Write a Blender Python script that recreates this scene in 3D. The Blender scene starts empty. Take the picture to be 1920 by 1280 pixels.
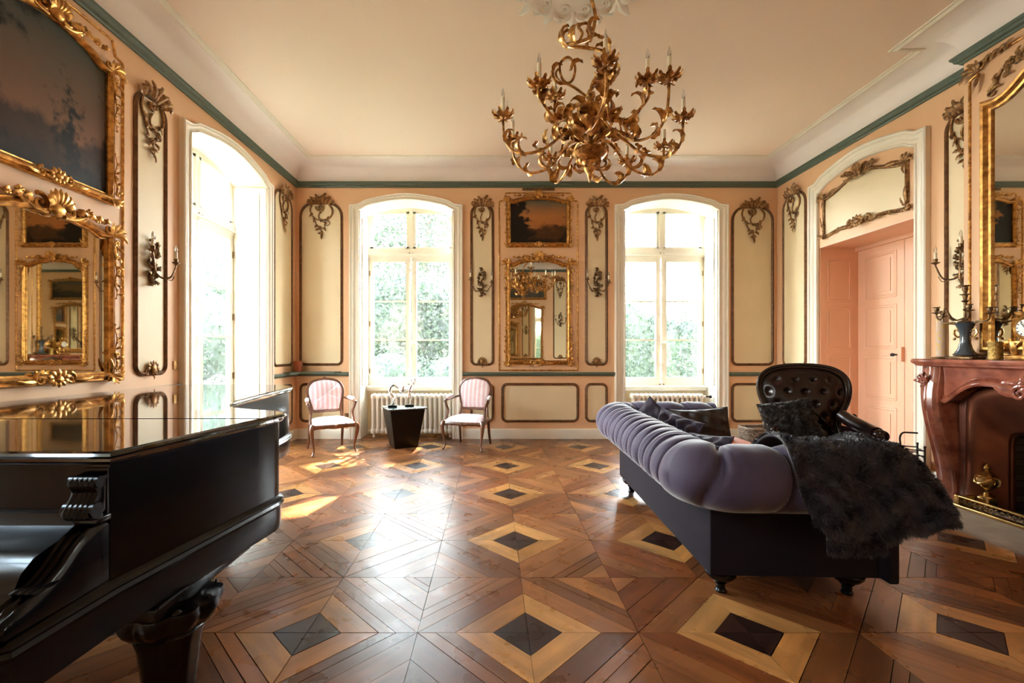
import bpy, math, random
from mathutils import Vector, Matrix, Euler
V = Vector
PI = math.pi
random.seed(7)
S = bpy.context.scene
COL = S.collection

# ------------------------------------------------------------ camera
cd = bpy.data.cameras.new('camera'); cam = bpy.data.objects.new('camera', cd); COL.objects.link(cam)
cam.location = (0, 0, 1.3); cam.rotation_euler = (PI/2, 0, 0)
cd.sensor_width = 36; cd.lens = 845/1920*36
cd.shift_x = 37/1920; cd.shift_y = 20/1920
cd.clip_start = 0.02; cd.clip_end = 300
S.camera = cam
# ------------------------------------------------------------ view
S.view_settings.view_transform = 'Standard'; S.view_settings.look = 'None'
S.view_settings.gamma = 1; S.view_settings.use_curve_mapping = False
S.view_settings.exposure = 2.75
S.cycles.use_denoising = True
S.cycles.max_bounces = 12; S.cycles.diffuse_bounces = 6; S.cycles.glossy_bounces = 8
S.cycles.transparent_max_bounces = 16; S.cycles.transmission_bounces = 6
S.cycles.caustics_reflective = False; S.cycles.caustics_refractive = False
S.cycles.sample_clamp_indirect = 6
# ------------------------------------------------------------ world: bright hazy sky
SKY = 10.0
w = bpy.data.worlds.new('sky'); S.world = w; w.use_nodes = True
nt = w.node_tree; nt.nodes.clear()
tc = nt.nodes.new('ShaderNodeTexCoord'); sp = nt.nodes.new('ShaderNodeSeparateXYZ')
rp = nt.nodes.new('ShaderNodeValToRGB'); bg = nt.nodes.new('ShaderNodeBackground'); wo = nt.nodes.new('ShaderNodeOutputWorld')
nt.links.new(tc.outputs['Generated'], sp.inputs[0]); nt.links.new(sp.outputs['Z'], rp.inputs[0])
rp.color_ramp.elements[0].position = 0.0; rp.color_ramp.elements[0].color = (1.0, .98, .95, 1)
rp.color_ramp.elements[1].position = .8; rp.color_ramp.elements[1].color = (.62, .8, 1.0, 1)
nt.links.new(rp.outputs[0], bg.inputs[0]); bg.inputs[1].default_value = SKY
nt.links.new(bg.outputs[0], wo.inputs[0])
# ------------------------------------------------------------ sun
sd = bpy.data.lights.new('sun', 'SUN'); so = bpy.data.objects.new('sun', sd); COL.objects.link(so)
sd.energy = 14; sd.angle = math.radians(.6); sd.color = (1.0, .86, .66)
so.rotation_euler = V((.22, 1.0, .95)).to_track_quat('Z', 'Y').to_euler()

# ------------------------------------------------------------ room numbers
XL, XR, YF, YB = -2.95, 4.28, 6.78, -0.40        # wall planes
ZC, ZW = 4.11, 3.86                               # ceiling, top of green cornice
CB, CBX, CBH = 3.12, 4.05, .75                    # chimney breast: centre y, front x, half width
K = 6.78/845
def fx(px): return (px-923)*K                      # far wall pixel -> metres
def fz(py): return 1.3+(660-py)*K

# ------------------------------------------------------------ object helpers
def tag(o, label=None, cat=None, group=None, kind=None):
    if label: o['label'] = label
    if cat: o['category'] = cat
    if group: o['group'] = group
    if kind: o['kind'] = kind
    return o
def empty(name, loc=(0,0,0), rz=0, label=None, cat=None, group=None, kind=None, parent=None, rot=None):
    o = bpy.data.objects.new(name, None); COL.objects.link(o)
    o.empty_display_size = .05
    o.location = loc; o.rotation_euler = rot if rot else (0, 0, rz)
    if parent: o.parent = parent
    return tag(o, label, cat, group, kind)
def kids(o): return [c for c in bpy.data.objects if c.parent == o]
def copy_tree(o, parent=None, kid=None):
    kid = kid if kid is not None else {}
    if not kid:
        for c in bpy.data.objects:
            if c.parent: kid.setdefault(c.parent.name, []).append(c)
        kid['__'] = []
    c = o.copy(); COL.objects.link(c); c.parent = parent
    for ch in kid.get(o.name, []): copy_tree(ch, c, kid)
    return c
def copy_thing(o, loc, rz=None, label=None, group=None):
    c = copy_tree(o); c.location = loc
    if rz is not None: c.rotation_euler = (0, 0, rz)
    if label: c['label'] = label
    if group: c['group'] = group
    return c

class MB:
    """collects faces of one mesh"""
    def __init__(s): s.v = []; s.f = []; s.m = []; s.uv = None
    def add(s, vs, fs, mi=0, M=None):
        n = len(s.v)
        s.v += [tuple(M @ V(p)) for p in vs] if M else [tuple(p) for p in vs]
        s.f += [tuple(i+n for i in f) for f in fs]; s.m += [mi]*len(fs)
        return s
    def box(s, x0, x1, y0, y1, z0, z1, mi=0, M=None):
        vs = [(x, y, z) for x in (x0, x1) for y in (y0, y1) for z in (z0, z1)]
        return s.add(vs, [(0,1,3,2),(4,6,7,5),(0,4,5,1),(2,3,7,6),(0,2,6,4),(1,5,7,3)], mi, M)
    def rbox(s, x0, x1, y0, y1, z0, z1, r=.01, mi=0, M=None, n=3):
        """rounded box (superquadric-ish: rounded in all edges)"""
        vs = []; fs = []
        cx, cy, cz = (x0+x1)/2, (y0+y1)/2, (z0+z1)/2
        hx, hy, hz = (x1-x0)/2-r, (y1-y0)/2-r, (z1-z0)/2-r
        U = 4*(n+1); rows = []
        for j in range(2*(n+1)):
            ph = -PI/2 + (j if j <= n else j-1)/(2*n)*PI
            sz = -1 if j <= n else 1
            row = []
            for q, (sx, sy) in enumerate(((1,1),(-1,1),(-1,-1),(1,-1))):
                for k in range(n+1):
                    a = q*PI/2 + k/n*PI/2
                    row.append(len(vs))
                    vs.append((cx+sx*hx+r*math.cos(ph)*math.cos(a), cy+sy*hy+r*math.cos(ph)*math.sin(a), cz+sz*hz+r*math.sin(ph)))
            rows.append(row)
        for a, b in zip(rows[:-1], rows[1:]):
            for i in range(U): fs.append((a[i], a[(i+1)%U], b[(i+1)%U], b[i]))
        fs.append(tuple(reversed(rows[0]))); fs.append(tuple(rows[-1]))
        return s.add(vs, fs, mi, M)
    def rings(s, R, closed=False, caps=True, mi=0, M=None):
        """R list of rings (lists of points, equal length)"""
        n = len(R[0]); vs = [p for r in R for p in r]; fs = []
        m = len(R)
        for j in range(m if closed else m-1):
            a, b = j*n, ((j+1) % m)*n
            for i in range(n): fs.append((a+i, a+(i+1)%n, b+(i+1)%n, b+i))
        if caps and not closed:
            fs.append(tuple(range(n-1, -1, -1))); fs.append(tuple((m-1)*n+i for i in range(n)))
        return s.add(vs, fs, mi, M)
    def grid(s, f, nu, nv, cu=False, cv=False, mi=0, M=None):
        vs = [f(i/(nu if cu else nu-1), j/(nv if cv else nv-1)) for i in range(nu) for j in range(nv)]
        fs = []
        for i in range(nu if cu else nu-1):
            for j in range(nv if cv else nv-1):
                a, b = i*nv+j, ((i+1)%nu)*nv+j
                c, d = ((i+1)%nu)*nv+(j+1)%nv, i*nv+(j+1)%nv
                fs.append((a, b, c, d))
        return s.add(vs, fs, mi, M)
    def tube(s, P, r, seg=8, closed=False, mi=0, M=None, N0=None, flat=1.0):
        P = [V(p) for p in P]; n = len(P)
        F = frames(P, N0, closed); R = []
        for i, (T, N, B) in enumerate(F):
            rr = r[i] if isinstance(r, (list, tuple)) else (r(i/(n-1)) if callable(r) else r)
            R.append([P[i] + N*(rr*flat*math.cos(2*PI*k/seg)) + B*(rr*math.sin(2*PI*k/seg)) for k in range(seg)])
        return s.rings(R, closed, True, mi, M)
    def lathe(s, prof, c=(0,0,0), seg=20, mi=0, M=None, fl=None):
        """prof: (r,z) pairs; fl(angle, k)-> radius factor"""
        R = []
        for k, (r, z) in enumerate(prof):
            r = max(r, 1e-4)
            R.append([(c[0]+r*(fl(2*PI*i/seg, k) if fl else 1)*math.cos(2*PI*i/seg), c[1]+r*(fl(2*PI*i/seg, k) if fl else 1)*math.sin(2*PI*i/seg), c[2]+z) for i in range(seg)])
        return s.rings(R, False, True, mi, M)
    def ball(s, c, r, seg=12, mi=0, M=None):
        if not isinstance(r, (tuple, list)): r = (r, r, r)
        n = max(6, seg//2)
        R = [[(c[0]+r[0]*math.sin(PI*(j+.02)/(n+.04))*math.cos(2*PI*i/seg), c[1]+r[1]*math.sin(PI*(j+.02)/(n+.04))*math.sin(2*PI*i/seg), c[2]-r[2]*math.cos(PI*(j+.02)/(n+.04))) for i in range(seg)] for j in range(n+1)]
        return s.rings(R, False, True, mi, M)
    def sweep(s, path, prof, closed=False, mi=0, M=None, ks=None):
        """moulding: path in (x,z), prof = closed loop of (n, d): n to the left of travel, d out of the wall (-y)."""
        P = [V((p[0], p[1])) for p in path]; n = len(P); R = []
        for i in range(n):
            a = P[i-1] if (i > 0 or closed) else None
            b = P[(i+1) % n] if (i < n-1 or closed) else None
            t1 = (P[i]-a).normalized() if a is not None else None
            t2 = (b-P[i]).normalized() if b is not None else None
            if t1 is None: t1 = t2
            if t2 is None: t2 = t1
            n1 = V((-t1.y, t1.x)); n2 = V((-t2.y, t2.x)); m = (n1+n2)
            if m.length < 1e-5: m = n1
            m.normalize(); k = 1/max(.35, m.dot(n1))
            if ks:
                qm = max(q for q, d in prof); R.append([(P[i].x+m.x*(qm-(qm-q)*ks[i])*k, -d, P[i].y+m.y*(qm-(qm-q)*ks[i])*k) for q, d in prof])
            else: R.append([(P[i].x+m.x*q*k, -d, P[i].y+m.y*q*k) for q, d in prof])
        return s.rings(R, closed, True, mi, M)
    def plate(s, outline, y0, y1, mi=0, M=None):
        """extruded (x,z) outline between y0 and y1"""
        n = len(outline)
        vs = [(x, y0, z) for x, z in outline]+[(x, y1, z) for x, z in outline]
        fs = [tuple(range(n)), tuple(range(2*n-1, n-1, -1))]+[(i, n+i, n+(i+1)%n, (i+1)%n) for i in range(n)]
        return s.add(vs, fs, mi, M)
    def mesh(s, name, smooth=True, ang=35):
        me = bpy.data.meshes.new(name); me.from_pydata(s.v, [], s.f)
        if any(s.m): me.polygons.foreach_set('material_index', s.m)
        if smooth:
            me.polygons.foreach_set('use_smooth', [True]*len(s.f))
            if ang: me.set_sharp_from_angle(angle=math.radians(ang))
        me.validate(); me.update()
        return me
    def build(s, name, mat, parent=None, smooth=True, ang=35, loc=(0,0,0), rot=(0,0,0), label=None, cat=None, group=None, kind=None, fix=True):
        me = s.mesh(name, smooth, ang)
        if fix: fix_normals(me)
        for m in (mat if isinstance(mat, (list, tuple)) else [mat]): me.materials.append(m)
        o = bpy.data.objects.new(name, me); COL.objects.link(o)
        o.location = loc; o.rotation_euler = rot
        if parent: o.parent = parent
        return tag(o, label, cat, group, kind)
import bmesh
def fix_normals(me):
    bm = bmesh.new(); bm.from_mesh(me); bmesh.ops.recalc_face_normals(bm, faces=bm.faces[:]); bm.to_mesh(me); bm.free()

def frames(P, N0=None, closed=False):
    n = len(P); T = []
    for i in range(n):
        a = P[i-1] if (i > 0 or closed) else P[i]; b = P[(i+1) % n] if (i < n-1 or closed) else P[i]
        t = b-a; T.append(t.normalized() if t.length > 1e-9 else V((0,0,1)))
    N = V(N0) if N0 is not None else (V((0,0,1)) if abs(T[0].z) < .9 else V((1,0,0)))
    out = []
    for t in T:
        N = N - t*N.dot(t)
        if N.length < 1e-6: N = t.orthogonal()
        N = N.normalized(); out.append((t, N.copy(), t.cross(N)))
    return out
def cr(P, n=8, closed=False):
    """catmull-rom through points, n samples a span"""
    P = [V(p) for p in P]; m = len(P); out = []
    for i in range(m if closed else m-1):
        if closed: a, b, c, d = P[i-1], P[i], P[(i+1)%m], P[(i+2)%m]
        else: a, b, c, d = P[max(i-1,0)], P[i], P[i+1], P[min(i+2,m-1)]
        for k in range(n):
            t = k/n
            out.append(.5*((2*b)+(c-a)*t+(2*a-5*b+4*c-d)*t*t+(3*b-a-3*c+d)*t**3))
    if not closed: out.append(P[-1])
    return out
def smooth(a, b, x):
    t = min(1, max(0, (x-a)/(b-a))); return t*t*(3-2*t)
def lerp(a, b, t): return a+(b-a)*t
def prof_half(w, h, base=0.0, n=6):
    """half-round-ish moulding profile, closed"""
    return [(-w/2, -.002)] + [(-w/2*math.cos(PI*k/n), base+h*math.sin(PI*k/n)) for k in range(n+1)] + [(w/2, -.002)]

# ---- carved ornament primitives (in the plane y=0, out = -y)
def leaf(mb, P, W, N0=(0,-1,0), lobes=4, amp=.35, cup=.25, n=None, th=.12, mi=0, M=None, tip=.05, base=.35, asym=0):
    P = [V(p) for p in P]; m = len(P); F = frames(P, N0); R = []
    for i, (T, N, B) in enumerate(F):
        t = i/(m-1)
        env = (base+(1-base)*math.sin(PI*min(1, t*1.15+.12)*.93))*(1-smooth(.86, 1, t)*(1-.30))
        ser = 1-amp*abs(((t*lobes) % 1)*2-1)**1.5 if t < .95 else 1-amp
        w = W*env*ser*.5
        p = P[i]
        R.append([p-B*w*(1+asym)-N*(cup*w), p-B*w*.5+N*(cup*w*.15), p+N*(cup*w*.8), p+B*w*.5+N*(cup*w*.15), p+B*w*(1-asym)-N*(cup*w),
                  p+B*w*.45-N*(cup*w*.3+th*W*.5), p-B*w*.45-N*(cup*w*.3+th*W*.5)])
    mb.rings(R, False, True, mi, M)
def spiral(c, r0, r1, a0, turns, n=20, y=0, dy=0):
    return [V((c[0]+lerp(r0, r1, k/n)*math.cos(a0+turns*2*PI*k/n), y+dy*k/n, c[1]+lerp(r0, r1, k/n)*math.sin(a0+turns*2*PI*k/n))) for k in range(n+1)]
def scroll(mb, pts, r, cend=None, mi=0, y=-.012, seg=7, taper=.35, M=None):
    """tapering band through (x,z) pts ending in a small ball"""
    P = cr([(p[0], y, p[1]) for p in pts], 6)
    mb.tube(P, lambda t: r*(1-(1-taper)*t), seg, mi=mi, M=M, N0=(0,-1,0))
    if cend: mb.ball(tuple(P[-1]), cend, 8, mi, M)
def cscroll(mb, c, r, a0, turns, th, y=-.012, mi=0, M=None, both=False):
    P = spiral(c, r, r*.22, a0, turns, max(10, int(abs(turns)*18)), y)
    mb.tube(P, lambda t: th*(1-.5*t), 6, mi=mi, M=M, N0=(0,-1,0)); mb.ball(tuple(P[-1]), th*.9, 8, mi, M)
def aleaf(mb, x, z, ang, L, W, bend=.6, y=-.01, lift=.02, mi=0, lobes=4, M=None, n=9):
    """acanthus leaf in wall plane from (x,z) heading ang, bending, tip lifting off the wall"""
    P = []; a = ang; px, pz = x, z
    for k in range(n+1):
        t = k/n; P.append(V((px, y-lift*math.sin(t*PI*.8)-.3*lift*t, pz)))
        a += bend/n*(1+t); px += math.cos(a)*L/n; pz += math.sin(a)*L/n
    leaf(mb, P, W, lobes=lobes, mi=mi, M=M)
    return px, pz
def flower(mb, x, z, r, y=-.02, petals=5, mi=0, M=None):
    for k in range(petals):
        a = 2*PI*k/petals+.4
        mb.ball((x+r*.6*math.cos(a), y, z+r*.6*math.sin(a)), (r*.42, r*.3, r*.42), 8, mi, M)
    mb.ball((x, y-r*.25, z), r*.3, 8, mi, M)

# ------------------------------------------------------------ materials
MATS = {}
def nodes(name):
    m = bpy.data.materials.new(name); m.use_nodes = True
    t = m.node_tree; b = t.nodes['Principled BSDF']; return m, t, b
def mat(name, c, rough=.6, metal=0, var=0, vs=6, c2=None, bump=0, bs=60, coat=0, coatr=.1, sheen=0, stretch=None, spec=None, ior=None):
    m, t, b = nodes(name)
    b.inputs['Base Color'].default_value = (*c, 1); b.inputs['Roughness'].default_value = rough; b.inputs['Metallic'].default_value = metal
    if spec is not None: b.inputs['Specular IOR Level'].default_value = spec
    if coat: b.inputs['Coat Weight'].default_value = coat; b.inputs['Coat Roughness'].default_value = coatr
    if sheen: b.inputs['Sheen Weight'].default_value = sheen; b.inputs['Sheen Roughness'].default_value = .35
    N = t.nodes; L = t.links
    if var or c2 or bump:
        tc = N.new('ShaderNodeTexCoord'); src = tc.outputs['Object']
        if stretch:
            mp = N.new('ShaderNodeMapping'); mp.inputs['Scale'].default_value = stretch; L.new(src, mp.inputs[0]); src = mp.outputs[0]
    if var or c2:
        nz = N.new('ShaderNodeTexNoise'); nz.inputs['Scale'].default_value = vs; nz.inputs['Detail'].default_value = 5; L.new(src, nz.inputs[0])
        r = N.new('ShaderNodeValToRGB'); L.new(nz.outputs[0], r.inputs[0])
        cc = c2 if c2 else tuple(x*(1-var) for x in c)
        r.color_ramp.elements[0].position = .35; r.color_ramp.elements[0].color = (*cc, 1)
        r.color_ramp.elements[1].position = .65; r.color_ramp.elements[1].color = (*c, 1)
        L.new(r.outputs[0], b.inputs['Base Color'])
    if bump:
        nb = N.new('ShaderNodeTexNoise'); nb.inputs['Scale'].default_value = bs; nb.inputs['Detail'].default_value = 3; L.new(src, nb.inputs[0])
        bp = N.new('ShaderNodeBump'); bp.inputs['Strength'].default_value = bump; bp.inputs['Distance'].default_value = .01
        L.new(nb.outputs[0], bp.inputs['Height']); L.new(bp.outputs[0], b.inputs['Normal'])
    MATS[name] = m; return m
M_PEACH = mat('peach_paint', (.82,.51,.29), .55, var=.05, vs=1.2)
M_CREAM = mat('cream_paint', (.80,.66,.42), .5, var=.05, vs=2)
M_WHITE = mat('white_gloss_paint', (.84,.78,.66), .38, var=.06, vs=5)
M_CEIL = mat('ceiling_plaster', (.92,.755,.63), .7, var=.03, vs=.8)
M_COVE = mat('cove_plaster', (.90,.82,.78), .65, var=.03, vs=1)
M_PLASTER = mat('rosette_plaster', (.85,.80,.74), .6)
M_GREEN = mat('green_paint', (.10,.14,.105), .42, var=.15, vs=20)
M_BROWN = mat('bronze_brown_moulding', (.24,.115,.045), .42, metal=.25, c2=(.13,.055,.02), vs=25)
M_CARVE = mat('dark_gilt_carving', (.40,.21,.07), .40, metal=.55, c2=(.12,.05,.02), vs=35)
M_GOLD = mat('worn_gold_leaf', (.78,.43,.12), .33, metal=.85, c2=(.34,.15,.04), vs=26)
M_GOLD2 = mat('aged_gold_leaf', (.74,.40,.12), .34, metal=.85, c2=(.22,.085,.025), vs=28)
M_BRONZE = mat('dark_bronze', (.26,.15,.06), .4, metal=.7, c2=(.08,.045,.025), vs=40)
M_BRASS = mat('brass', (.62,.40,.15), .25, metal=1, c2=(.5,.3,.1), vs=30)
M_DOOR = mat('peach_door_paint', (.82,.50,.33), .45, var=.04, vs=3)
M_RAD = mat('radiator_enamel', (.84,.78,.68), .35)
M_BLACK = mat('black_lacquer', (.002,.0015,.002), .22, coat=.10, coatr=.06, spec=.18)
M_PTOP = mat('piano_top_polish', (.006,.004,.0035), .06, coat=.5, coatr=.02, spec=.5)
M_IRON = mat('black_iron', (.02,.018,.018), .5, metal=.6)
M_CANDLE = mat('ivory_candle', (.86,.78,.58), .4)
M_VELVET = mat('mauve_velvet', (.050,.035,.076), .75, sheen=.6, var=.12, vs=5, bump=.15, bs=250)
M_VELVETD = mat('aubergine_velvet', (.026,.016,.031), .8, sheen=.4, var=.15, vs=6, bump=.15, bs=200)
M_SOFABODY = mat('plum_wool', (.008,.005,.010), .85, spec=.2, sheen=.06, var=.1, vs=9, bump=.1, bs=300)
M_RUST = mat('rust_leather', (.55,.12,.035), .5)
M_FURB = mat('charcoal_fur', (.022,.015,.024), .5, c2=(.014,.010,.015), vs=12, sheen=.2)
M_FURC = mat('brown_fur', (.024,.013,.008), .5, c2=(.013,.008,.005), vs=14, sheen=.1)
M_LEATHER = mat('oxblood_leather', (.012,.0035,.003), .28, spec=.35, coat=.2, coatr=.15, bump=.06, bs=90, var=.3, vs=8)
M_DWOOD = mat('dark_mahogany', (.014,.005,.003), .22, spec=.3, coat=.3, coatr=.06)
M_WALNUT = mat('walnut', (.17,.062,.024), .35, c2=(.09,.030,.012), vs=12, coat=.3, stretch=(1,1,.25))
M_MARBLE = mat('red_marble', (.36,.115,.066), .2, c2=(.20,.052,.03), vs=9, coat=.4)
M_MARBLED = mat('dark_red_marble', (.16,.055,.035), .25, c2=(.08,.028,.02), vs=9)
M_COPPER = mat('copper_sheet', (.20,.065,.032), .33, metal=.85, c2=(.10,.035,.02), vs=3)
M_STONE = mat('hearth_stone', (.36,.29,.22), .45, c2=(.26,.2,.15), vs=6)
M_BLUEVASE = mat('slate_blue_porcelain', (.055,.07,.085), .15, coat=.6)
M_TABLE = mat('black_table_lacquer', (.004,.003,.003), .35, spec=.25, coat=.05, coatr=.2)
M_WICKER = mat('grey_wicker', (.30,.22,.16), .7, c2=(.10,.065,.045), vs=60)
M_CHROME = mat('chrome', (.85,.85,.86), .07, metal=1)
M_DARKROOM = mat('soot_black', (.012,.010,.009), .9)
M_GROUND = mat('garden_grass', (.05,.06,.03), .9, c2=(.03,.045,.018), vs=3)
M_SOCKET = mat('brass_socket', (.55,.33,.12), .4, metal=.7)
M_FACE = mat('enamel_dial', (.85,.84,.8), .3)
M_MIRROR = mat('antique_mirror', (.80,.78,.68), .015, metal=1)
# ============================================================ FLOOR (parquet boards, one mesh)
def build_floor():
    P = .5125; X0, Y0 = .165, 2.09
    vs = []; fs = []; cols = []; uvs = []
    rng = random.Random(3)
    def clip(poly, a, b, c):         # keep a*x+b*y<=c
        out = []
        for i in range(len(poly)):
            p, q = poly[i], poly[(i+1) % len(poly)]
            dp, dq = a*p[0]+b*p[1]-c, a*q[0]+b*q[1]-c
            if dp <= 0: out.append(p)
            if dp*dq < 0:
                t = dp/(dp-dq); out.append((p[0]+(q[0]-p[0])*t, p[1]+(q[1]-p[1])*t))
        return out
    TAN = [(.41,.185,.055),(.36,.15,.042),(.46,.22,.068),(.38,.16,.042)]
    BR = [(.16,.055,.017),(.22,.078,.024),(.12,.040,.013),(.26,.095,.030),(.18,.053,.015)]
    MID = [(.25,.09,.026),(.20,.065,.020),(.28,.105,.03)]
    DK = [(.022,.008,.006),(.03,.011,.007),(.018,.007,.005)]
    for i in range(-8, 10):
        for j in range(-6, 11):
            cx, cy = X0+i*P, Y0+j*P
            if cx < -3.7 or cx > 5.0 or cy < -1.1 or cy > 7.2: continue
            sq = [(0,0),(1,0),(1,1),(0,1)]
            # which corner holds the dark diamond
            cor = [(0,0),(1,0),(1,1),(0,1)]
            ev = [(i+a) % 2 == 0 and (j+b) % 2 == 0 for a, b in cor]
            k = ev.index(True); ax, ay = cor[k]
            sx, sy = (1 if ax == 0 else -1), (1 if ay == 0 else -1)
            b0, b1 = .31+rng.uniform(-.01,.01), .66+rng.uniform(-.01,.01)
            bands = [(0,b0,DK),(b0,b1,TAN),(b1,1,BR),(1,1.35,BR),(1.35,1.68,MID if rng.random()<.6 else BR),(1.68,2,BR if rng.random()<.7 else MID)]
            for s0, s1, pal in bands:
                subs = [(s0, s1)]
                if pal is BR and s1-s0 > .3 and rng.random() < .45: mth = (s0+s1)/2+rng.uniform(-.05,.05); subs = [(s0,mth),(mth,s1)]
                base = rng.choice(pal)
                for a0, a1 in subs:
                    poly = clip(clip(sq, 1, 1, a1), -1, -1, -a0)
                    if len(poly) < 3: continue
                    w = [(cx+(ax+sx*p[0])*P if True else 0, cy+(ay+sy*p[1])*P) for p in poly]
                    area = sum(w[q][0]*w[(q+1)%len(w)][1]-w[(q+1)%len(w)][0]*w[q][1] for q in range(len(w)))
                    if area < 0: w.reverse()
                    g = rng.choice((.0008,.001,.0014,.0024))
                    n = len(w); o = []
                    for q in range(n):
                        A, B, C = V(w[q-1]), V(w[q]), V(w[(q+1)%n])
                        e1, e2 = (B-A).normalized(), (C-B).normalized()
                        n1, n2 = V((-e1.y, e1.x)), V((-e2.y, e2.x)); m = (n1+n2).normalized()
                        o.append(B+m*(g/max(.3, m.dot(n1))))
                    z = rng.uniform(-.0006, .0)
                    st = len(vs); vs += [(p.x, p.y, z) for p in o]; vs += [(p.x, p.y, -.012) for p in o]
                    top = tuple(range(st, st+n)); faces = [top]+[(st+q, st+n+q, st+n+(q+1)%n, st+(q+1)%n) for q in range(n)]
                    fs += faces
                    f = rng.uniform(.82, 1.15); col = tuple(c*f for c in base)
                    d = V((sx, -sy)).normalized(); e = V((-d.y, d.x)); off = V((rng.uniform(0,50), rng.uniform(0,50)))
                    for F in faces:
                        for vi in F:
                            p = V(vs[vi][:2]); uvs.append((p.dot(d)+off.x, p.dot(e)+off.y)); cols.append((*col, 1))
    me = bpy.data.meshes.new('floor'); me.from_pydata(vs, [], fs)
    uv = me.uv_layers.new(name='grain'); uv.data.foreach_set('uv', [c for p in uvs for c in p])
    ca = me.color_attributes.new('board', 'FLOAT_COLOR', 'CORNER'); ca.data.foreach_set('color', [c for p in cols for c in p])
    m, t, b = nodes('waxed_parquet'); N, L = t.nodes, t.links
    at = N.new('ShaderNodeAttribute'); at.attribute_name = 'board'
    u = N.new('ShaderNodeUVMap'); u.uv_map = 'grain'
    mp = N.new('ShaderNodeMapping'); mp.inputs['Scale'].default_value = (1.6, 15, 1); L.new(u.outputs[0], mp.inputs[0])
    nz = N.new('ShaderNodeTexNoise'); nz.inputs['Scale'].default_value = 1.3; nz.inputs['Detail'].default_value = 6; nz.inputs['Distortion'].default_value = .6; L.new(mp.outputs[0], nz.inputs[0])
    mp2 = N.new('ShaderNodeMapping'); mp2.inputs['Scale'].default_value = (1.2, 3.5, 1); L.new(u.outputs[0], mp2.inputs[0])
    n2 = N.new('ShaderNodeTexNoise'); n2.inputs['Scale'].default_value = 2.0; n2.inputs['Detail'].default_value = 4; L.new(mp2.outputs[0], n2.inputs[0])
    r = N.new('ShaderNodeMapRange'); r.inputs[1].default_value = .3; r.inputs[2].default_value = .7; r.inputs[3].default_value = .74; r.inputs[4].default_value = 1.18; L.new(nz.outputs[0], r.inputs[0])
    r2 = N.new('ShaderNodeMapRange'); r2.inputs[1].default_value = .3; r2.inputs[2].default_value = .7; r2.inputs[3].default_value = .7; r2.inputs[4].default_value = 1.2; L.new(n2.outputs[0], r2.inputs[0])
    mu = N.new('ShaderNodeMath'); mu.operation = 'MULTIPLY'; L.new(r.outputs[0], mu.inputs[0]); L.new(r2.outputs[0], mu.inputs[1])
    vm = N.new('ShaderNodeVectorMath'); vm.operation = 'SCALE'; L.new(at.outputs['Color'], vm.inputs[0]); L.new(mu.outputs[0], vm.inputs['Scale'])
    L.new(vm.outputs[0], b.inputs['Base Color'])
    tc = N.new('ShaderNodeTexCoord'); n3 = N.new('ShaderNodeTexNoise'); n3.inputs['Scale'].default_value = 6; n3.inputs['Detail'].default_value = 3; L.new(tc.outputs['Object'], n3.inputs[0])
    r3 = N.new('ShaderNodeMapRange'); r3.inputs[1].default_value = .3; r3.inputs[2].default_value = .72; r3.inputs[3].default_value = .25; r3.inputs[4].default_value = .34; L.new(n3.outputs[0], r3.inputs[0])
    L.new(r3.outputs[0], b.inputs['Roughness'])
    b.inputs['Specular IOR Level'].default_value = .60
    bp = N.new('ShaderNodeBump'); bp.inputs['Strength'].default_value = .12; bp.inputs['Distance'].default_value = .004
    L.new(nz.outputs[0], bp.inputs['Height'])
    n4 = N.new('ShaderNodeTexNoise'); n4.inputs['Scale'].default_value = 9; n4.inputs['Detail'].default_value = 2; L.new(tc.outputs['Object'], n4.inputs[0])
    bp2 = N.new('ShaderNodeBump'); bp2.inputs['Strength'].default_value = .045; bp2.inputs['Distance'].default_value = .02
    L.new(n4.outputs[0], bp2.inputs['Height']); L.new(bp.outputs[0], bp2.inputs['Normal']); L.new(bp2.outputs[0], b.inputs['Normal'])
    me.materials.append(m); fix = None
    o = bpy.data.objects.new('floor', me); COL.objects.link(o); tag(o, 'waxed parquet floor of large squares with dark diamonds and tan borders', kind='structure')
    sb = MB().box(-3.75, 5.1, -1.15, 7.45, -.10, -.009).build('subfloor', M_DARKROOM, o)
build_floor()

# ============================================================ WALLS
RL = (0, 0, PI/2); RR = (0, 0, -PI/2)
ARCH = [(.775,3.44),(.715,3.445),(.665,3.465),(.60,3.505),(.50,3.53),(.40,3.552),(.28,3.576),(.14,3.595),(0,3.602)]
def arch_z(x, hw, ztop=0, pts=ARCH):
    u = abs(x)/hw*.775
    for (a, za), (b, zb) in zip(pts[:-1], pts[1:]):
        if b <= u <= a: return lerp(zb, za, (u-b)/(a-b))+ztop
    return pts[0][1]+ztop
def wall_mb(x0, x1, z0, z1, th, ops, y0=0):
    mb = MB(); xs = {x0, x1}
    for xa, xb, zb, zt in ops:
        n = 20 if callable(zt) else 1
        for k in range(n+1): xs.add(xa+(xb-xa)*k/n)
    xs = sorted(xs)
    def hexa(a, b, zl0, zl1, zu0, zu1):
        vs = [(a,y0,zl0),(b,y0,zl1),(b,y0,zu1),(a,y0,zu0),(a,y0+th,zl0),(b,y0+th,zl1),(b,y0+th,zu1),(a,y0+th,zu0)]
        mb.add(vs, [(0,1,2,3),(7,6,5,4),(0,4,5,1),(3,2,6,7),(0,3,7,4),(1,5,6,2)])
    for a, b in zip(xs[:-1], xs[1:]):
        if b-a < 1e-6: continue
        m = (a+b)/2; op = next((o for o in ops if o[0] < m < o[1]), None)
        if not op: hexa(a, b, z0, z0, z1, z1)
        else:
            if op[2] > z0: hexa(a, b, z0, z0, op[2], op[2])
            za, zb = (op[3](a), op[3](b)) if callable(op[3]) else (op[3], op[3])
            hexa(a, b, za, zb, z1, z1)
    return mb
W1, W2 = fx(762), fx(1258)
HO = .70
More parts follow.
